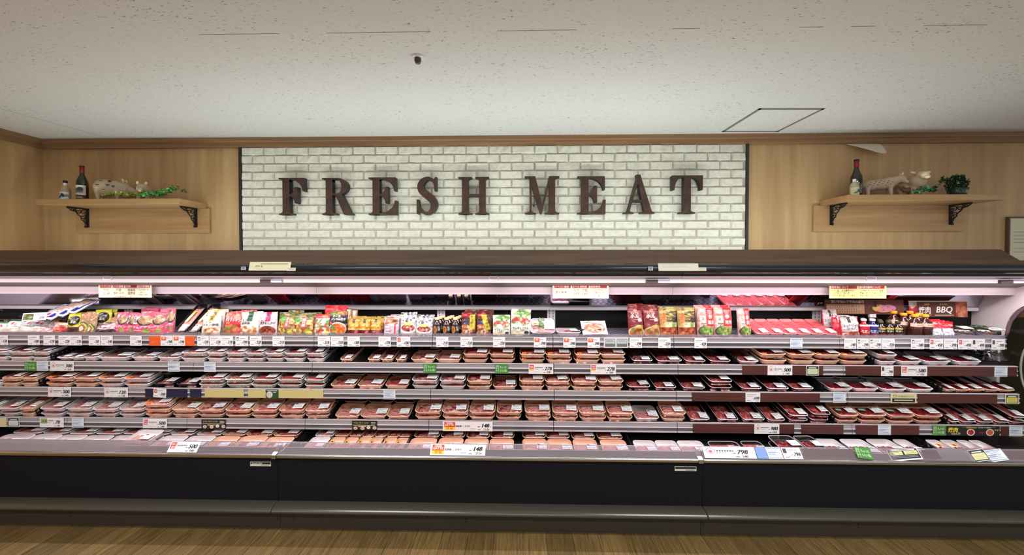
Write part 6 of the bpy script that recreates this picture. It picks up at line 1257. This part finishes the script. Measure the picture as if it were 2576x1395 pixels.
pouch(1754, 1796, 774, 849, 'pr', d_pinkrice, 'pink rice soup pouch next to the yellow noodle pouches', lean=5, dY=.03, grp=GG, n=3, sx=.004, rise=.004); pouch(1796, 1841, 774, 849, 'pr', d_pinkrice, 'pink rice soup pouch before the empty slot', lean=5, dY=.03, grp=GG, n=3, sx=.006, rise=.004)
pouch(1855, 1892, 776, 849, 'pr', d_pinkrice, 'pink rice soup pouch slumped against the pink foam trays', lean=7, dY=.03, grp=GG, az=12, neck=.1)
for i, (a, c) in enumerate([(1903, 1935), (1937, 1969), (1971, 2003), (2005, 2038), (2040, 2071), (2073, 2105)]):
    pack('Rkx', PX((a+c)/2, Y1+.035), Y1+.030, ZD+.006, .092, R(20), 0, 'long pink foam tray of sliced meat, %s from the slumped soup pouch' % ORD[i+1], 'long pink foam trays')
pouch(2070, 2110, 783, 846, 'yk', d_yukke, 'silver soup pouch with red edges behind its twin', lean=5, dY=.14, grp=G, n=1, bg=RED); pouch(2117, 2163, 797, 850, 'yk', d_yukke, 'silver soup pouch with red edges beside the red steak bottle', lean=6, dY=.025, grp=G, n=3, sx=-.008, bg=RED)
pouch(2098, 2122, 800, 850, 'rp', d_redpk, 'red packet leaning beside the front silver soup pouch', 'packet', 8, .05, az=-25, grp=G, name='food_packet', bg=RED)
def stk(px, c, cc, lab):
    im = d_steak(c); x = PX(px, Y1+.04)
    return bottle('steak_sauce_bottle', x, Y1+.04, ZD, .030, .128, mat('steak_'+str(c[0]), c, .25, coat=.5), mat('cap_'+str(c[0]), (226, 222, 226), .35), im, lab, 'steak sauce bottles', .5, key=str(c), labz=(.02, .7), neck=.76, caph=.12)
stk(2172, (176, 20, 36), None, 'red steak sauce bottle with white cap'); stk(2194, (24, 32, 110), None, 'blue steak sauce bottle with white cap')
im = Img(26, 30, (36, 32, 30)); im.rect(0, .78, 1, 1, (190, 170, 90)).text('ステーキ', .08, .5, .2, (236, 230, 220), .84, bold=1).food(.5, .14, .5, .15, [(150, 70, 50), (110, 40, 30)], 10, 2, True).disc(.5, .86, .16, .06, (230, 150, 40))
for ci, px in enumerate((2215, 2236, 2258)):
    for r_ in range(5):
        bottle('black_sauce_bottle', PX(px, Y1+.04)-r_*.019, Y1+.04+r_*.044, ZD, .0235, .112, mat('black_sauce_glass', (26, 20, 18), .15, coat=.7), DCAP, im, 'small black steak sauce bottle, %s column, %s row' % (['blue-bottle-side', 'middle', 'orange-cap-side'][ci], ['front', 'second', 'third', 'fourth', 'fifth'][r_]), 'small black sauce bottles', .6, key='k')
im = Img(34, 40, (60, 24, 20)); im.rect(0, .46, 1, 1, (222, 190, 170)).lines(.3, .8, [.64], (150, 60, 40), .12, .08).rect(0, .4, 1, .46, (150, 90, 60)).lines(.2, .8, [.2], (110, 80, 70), .08)
for px, yt, dy, lab in [(2301, 790, .035, 'in front beside its twin'), (2327, 790, .035, 'in front beside the red sachets'), (2247, 781, .14, 'standing tallest beside the beef cuts board'), (2272, 785, .10, 'in the second row'), (2288, 782, .13, 'in the rear row'), (2311, 785, .10, 'rear twin beside the red sachets')]:
    Yb = Y1+dy+.01; h = PZ(px, yt, Yb)-ZD
    bottle('tea_brown_bottle', PX(px, Yb), Yb, ZD, .036, h, mat('brown_sauce_plastic', (60, 26, 20), .15, coat=.6), OCAP, im, 'large brown sauce bottle with orange cap, '+lab, 'large orange-capped bottles', .5, key=str(round(h, 2)), labz=(.38, .64), neck=.80, caph=.115)
for i, (a, c, dy, yt) in enumerate([(2337, 2364, .07, 806), (2350, 2384, .10, 808), (2372, 2402, .09, 812), (2384, 2404, .12, 813)]): pouch(a, c, yt, 848, 'rk', d_redpk, 'crimson sachet, %s from the orange-capped bottles' % ORD[i+1], 'sachet', 10, dy, grp='crimson sachets', name='sauce_sachet', n=2, bg=RED)
pouch(2333, 2348, 824, 850, 'jn', d_jan, 'narrow white sauce sachet turned sideways', 'sachet', 8, .03, az=20, name='sauce_sachet', grp='white sauce sachets'); pouch(2347, 2373, 825, 851, 'jn', d_jan, 'white sauce sachet between narrow sachet and its twin', 'sachet', 8, .025, name='sauce_sachet', grp='white sauce sachets'); pouch(2374, 2402, 825, 851, 'jn', d_jan, 'white sauce sachet beside the salad meat pack', 'sachet', 8, .025, name='sauce_sachet', grp='white sauce sachets')
# clear salad packs at the end
def salad(px0, px1, seed, lab, loop):
    x0, x1 = PX(px0, Y1+.04), PX(px1, Y1+.04); w = x1-x0; rn = random.Random(seed)
    o = thing('salad_pack', ((x0+x1)/2, Y1+.02, ZD+.003), lab, 'salad pack', rot=(R(10), 0, R(-4)))
    build('clear_tub', M().lathe([(.6*w/2, 0), (w/2*.95, .02), (w/2, .022)], 24, (0, .07, 0), sy=.9), WEM, o, smooth=True)
    mb = M()
    for i in range(30): a = rn.uniform(0, 6.28); r = w/2*.75*rn.random()**.5; mb.ball((r*math.cos(a), .07+r*.85*math.sin(a), .022+rn.uniform(0, .012)), (.016, .012, .005), 7, 5, Euler((rn.uniform(-.5, .5), rn.uniform(-.5, .5), rn.uniform(0, 3))).to_matrix())
    build('sliced_meat', mb, mat('salad_meat', (200, 110, 96), .4, coat=.3), o, smooth=True)
    lf = M()
    for i in range(40):
        a = rn.uniform(0, 6.28); r = w/2*.6*rn.random()**.5; c = Vector((r*math.cos(a)-.01, .09+r*.6*math.sin(a), .034+rn.uniform(0, .012))); rt = Euler((rn.uniform(-.7, .7), rn.uniform(-.7, .7), rn.uniform(0, 6))).to_matrix(); s = .013
        lf.add([c+rt @ Vector(q) for q in [(0, -s, 0), (s*.8, 0, s*.3), (0, s, 0), (-s*.8, 0, s*.3)]], [(0, 1, 2, 3)])
    build('salad_leaves', lf, mat('salad_leaf', (100, 150, 60), .5), o)
    build('clear_lid', M().lathe([(w/2, .022), (w/2*.92, .044), (w/2*.8, .05)], 24, (0, .07, 0), sy=.9), BAGM, o, smooth=True)
    if loop: build('loop_label', M().tube([(.03+.032*math.cos(t), .035+.02*math.sin(t), .052) for t in np.linspace(0, 6.28, 20)]+[(.075, .02, .05)], .004, 6), mat('white_loop', (226, 240, 226), .4), o, smooth=True)
    else: link('lid_label', LABM[1], o, (.02, .04, .053), (R(-90), 0, 0))
salad(2404, 2462, 3, 'clear salad meat pack beside the white sauce sachets', False); salad(2462, 2524, 4, 'clear salad meat pack with a white loop label', True)
# clear riser shelf near the room corner with blue-and-white bags
xr0, xr1 = PX(-40, 2.62), PX(172, 2.62); zr = PZ(100, 802, 2.62)
o = thing('display_stand', ((xr0+xr1)/2, 2.62, ZD), 'clear acrylic display stand near the room corner', 'display stand')
hw = (xr1-xr0)/2; build('stand_top', M().box(-hw, hw, -.01, .19, zr-ZD-.004, zr-ZD), ACRYL, o); build('stand_leg', M().box(-hw*.62, -hw*.62+.045, .02, .025, 0, zr-ZD-.004), ACRYL, o); build('stand_leg', M().box(hw-.006, hw, .0, .18, 0, zr-ZD-.004), ACRYL, o)
build('price_rod', M().tube([(-hw*.45, -.02, zr-ZD+.06), (-hw*.75, -.02, zr-ZD+.12)], .003, 6), INK, o)
bwm = pouch_mesh('bag_body', d_bluewhite(), .20, .17, .014, seed=77, bg=(220, 220, 230))
for i in range(3):
    o = tag(link('deli_bag', bwm, None, (PX(60+i*20, 2.60)+.16, 2.585+i*.02, zr+.003+i*.019), (R(-58), R(0), R(-18))), 'blue-and-white deli bag, %s of the stack on the clear stand' % ['lowest', 'middle', 'topmost'][i], 'deli bag', 'blue-and-white deli bags')
im = Img(70, 24, (222, 216, 232)); im.rect(.04, .12, .46, .88, (120, 132, 90)).food(.25, .5, .2, .36, [(140, 150, 100), (170, 176, 130), (90, 100, 60)], 20, 2, True).text('298', .7, .2, .3, (40, 40, 50), .2, slant=.2).lines(.55, .9, [.66], (90, 90, 100), .06, .05)
x0, x1 = PX(55, 2.56), PX(116, 2.56); zz = PZ(90, 806, 2.56)
tag(link('price_placard', card_mesh('price_placard', im, x1-x0, .055, .002), None, ((x0+x1)/2, 2.56, zz), (R(-12), R(-3), 0)), 'photo price placard reading 298 on the clear stand', 'price placard')
# crumpled clear film at the end of the top meat shelf
mb = M(); Yf = LV[2][0]+.08; rn = random.Random(2); NX, NY = 14, 9; x0, x1 = PX(2478, Yf), PX(2546, Yf); zt2 = LV[2][1]+.02
vs = [(x0+(x1-x0)*i/(NX-1)+rn.uniform(-.006, .006), Yf+.14*j/(NY-1)+rn.uniform(-.006, .006), zt2+(.0 if i in (0, NX-1) or j in (0, NY-1) else rn.uniform(.008, .05))+.02*j/NY) for j in range(NY) for i in range(NX)]
mb.add(vs, [(j*NX+i, j*NX+i+1, (j+1)*NX+i+1, (j+1)*NX+i) for j in range(NY-1) for i in range(NX-1)])
tag(build('plastic_wrap', mb, BAGM), 'crumpled clear plastic wrap at the glass end of the top meat shelf', 'plastic wrap')
wmx = XEND-.28
tag(build('shelf_wire', M().tube([(wmx-.02, 2.80, LV[1][2]-.01), (wmx-.03, 2.78, LV[1][2]-.06), (wmx+.03, 2.66, LV[2][1]+.085), (wmx+.10, 2.62, LV[2][1]+.075)], .003, 6), mat('pale_wire'), smooth=True), 'pale bent wire under the product shelf at the glass end', 'wire')
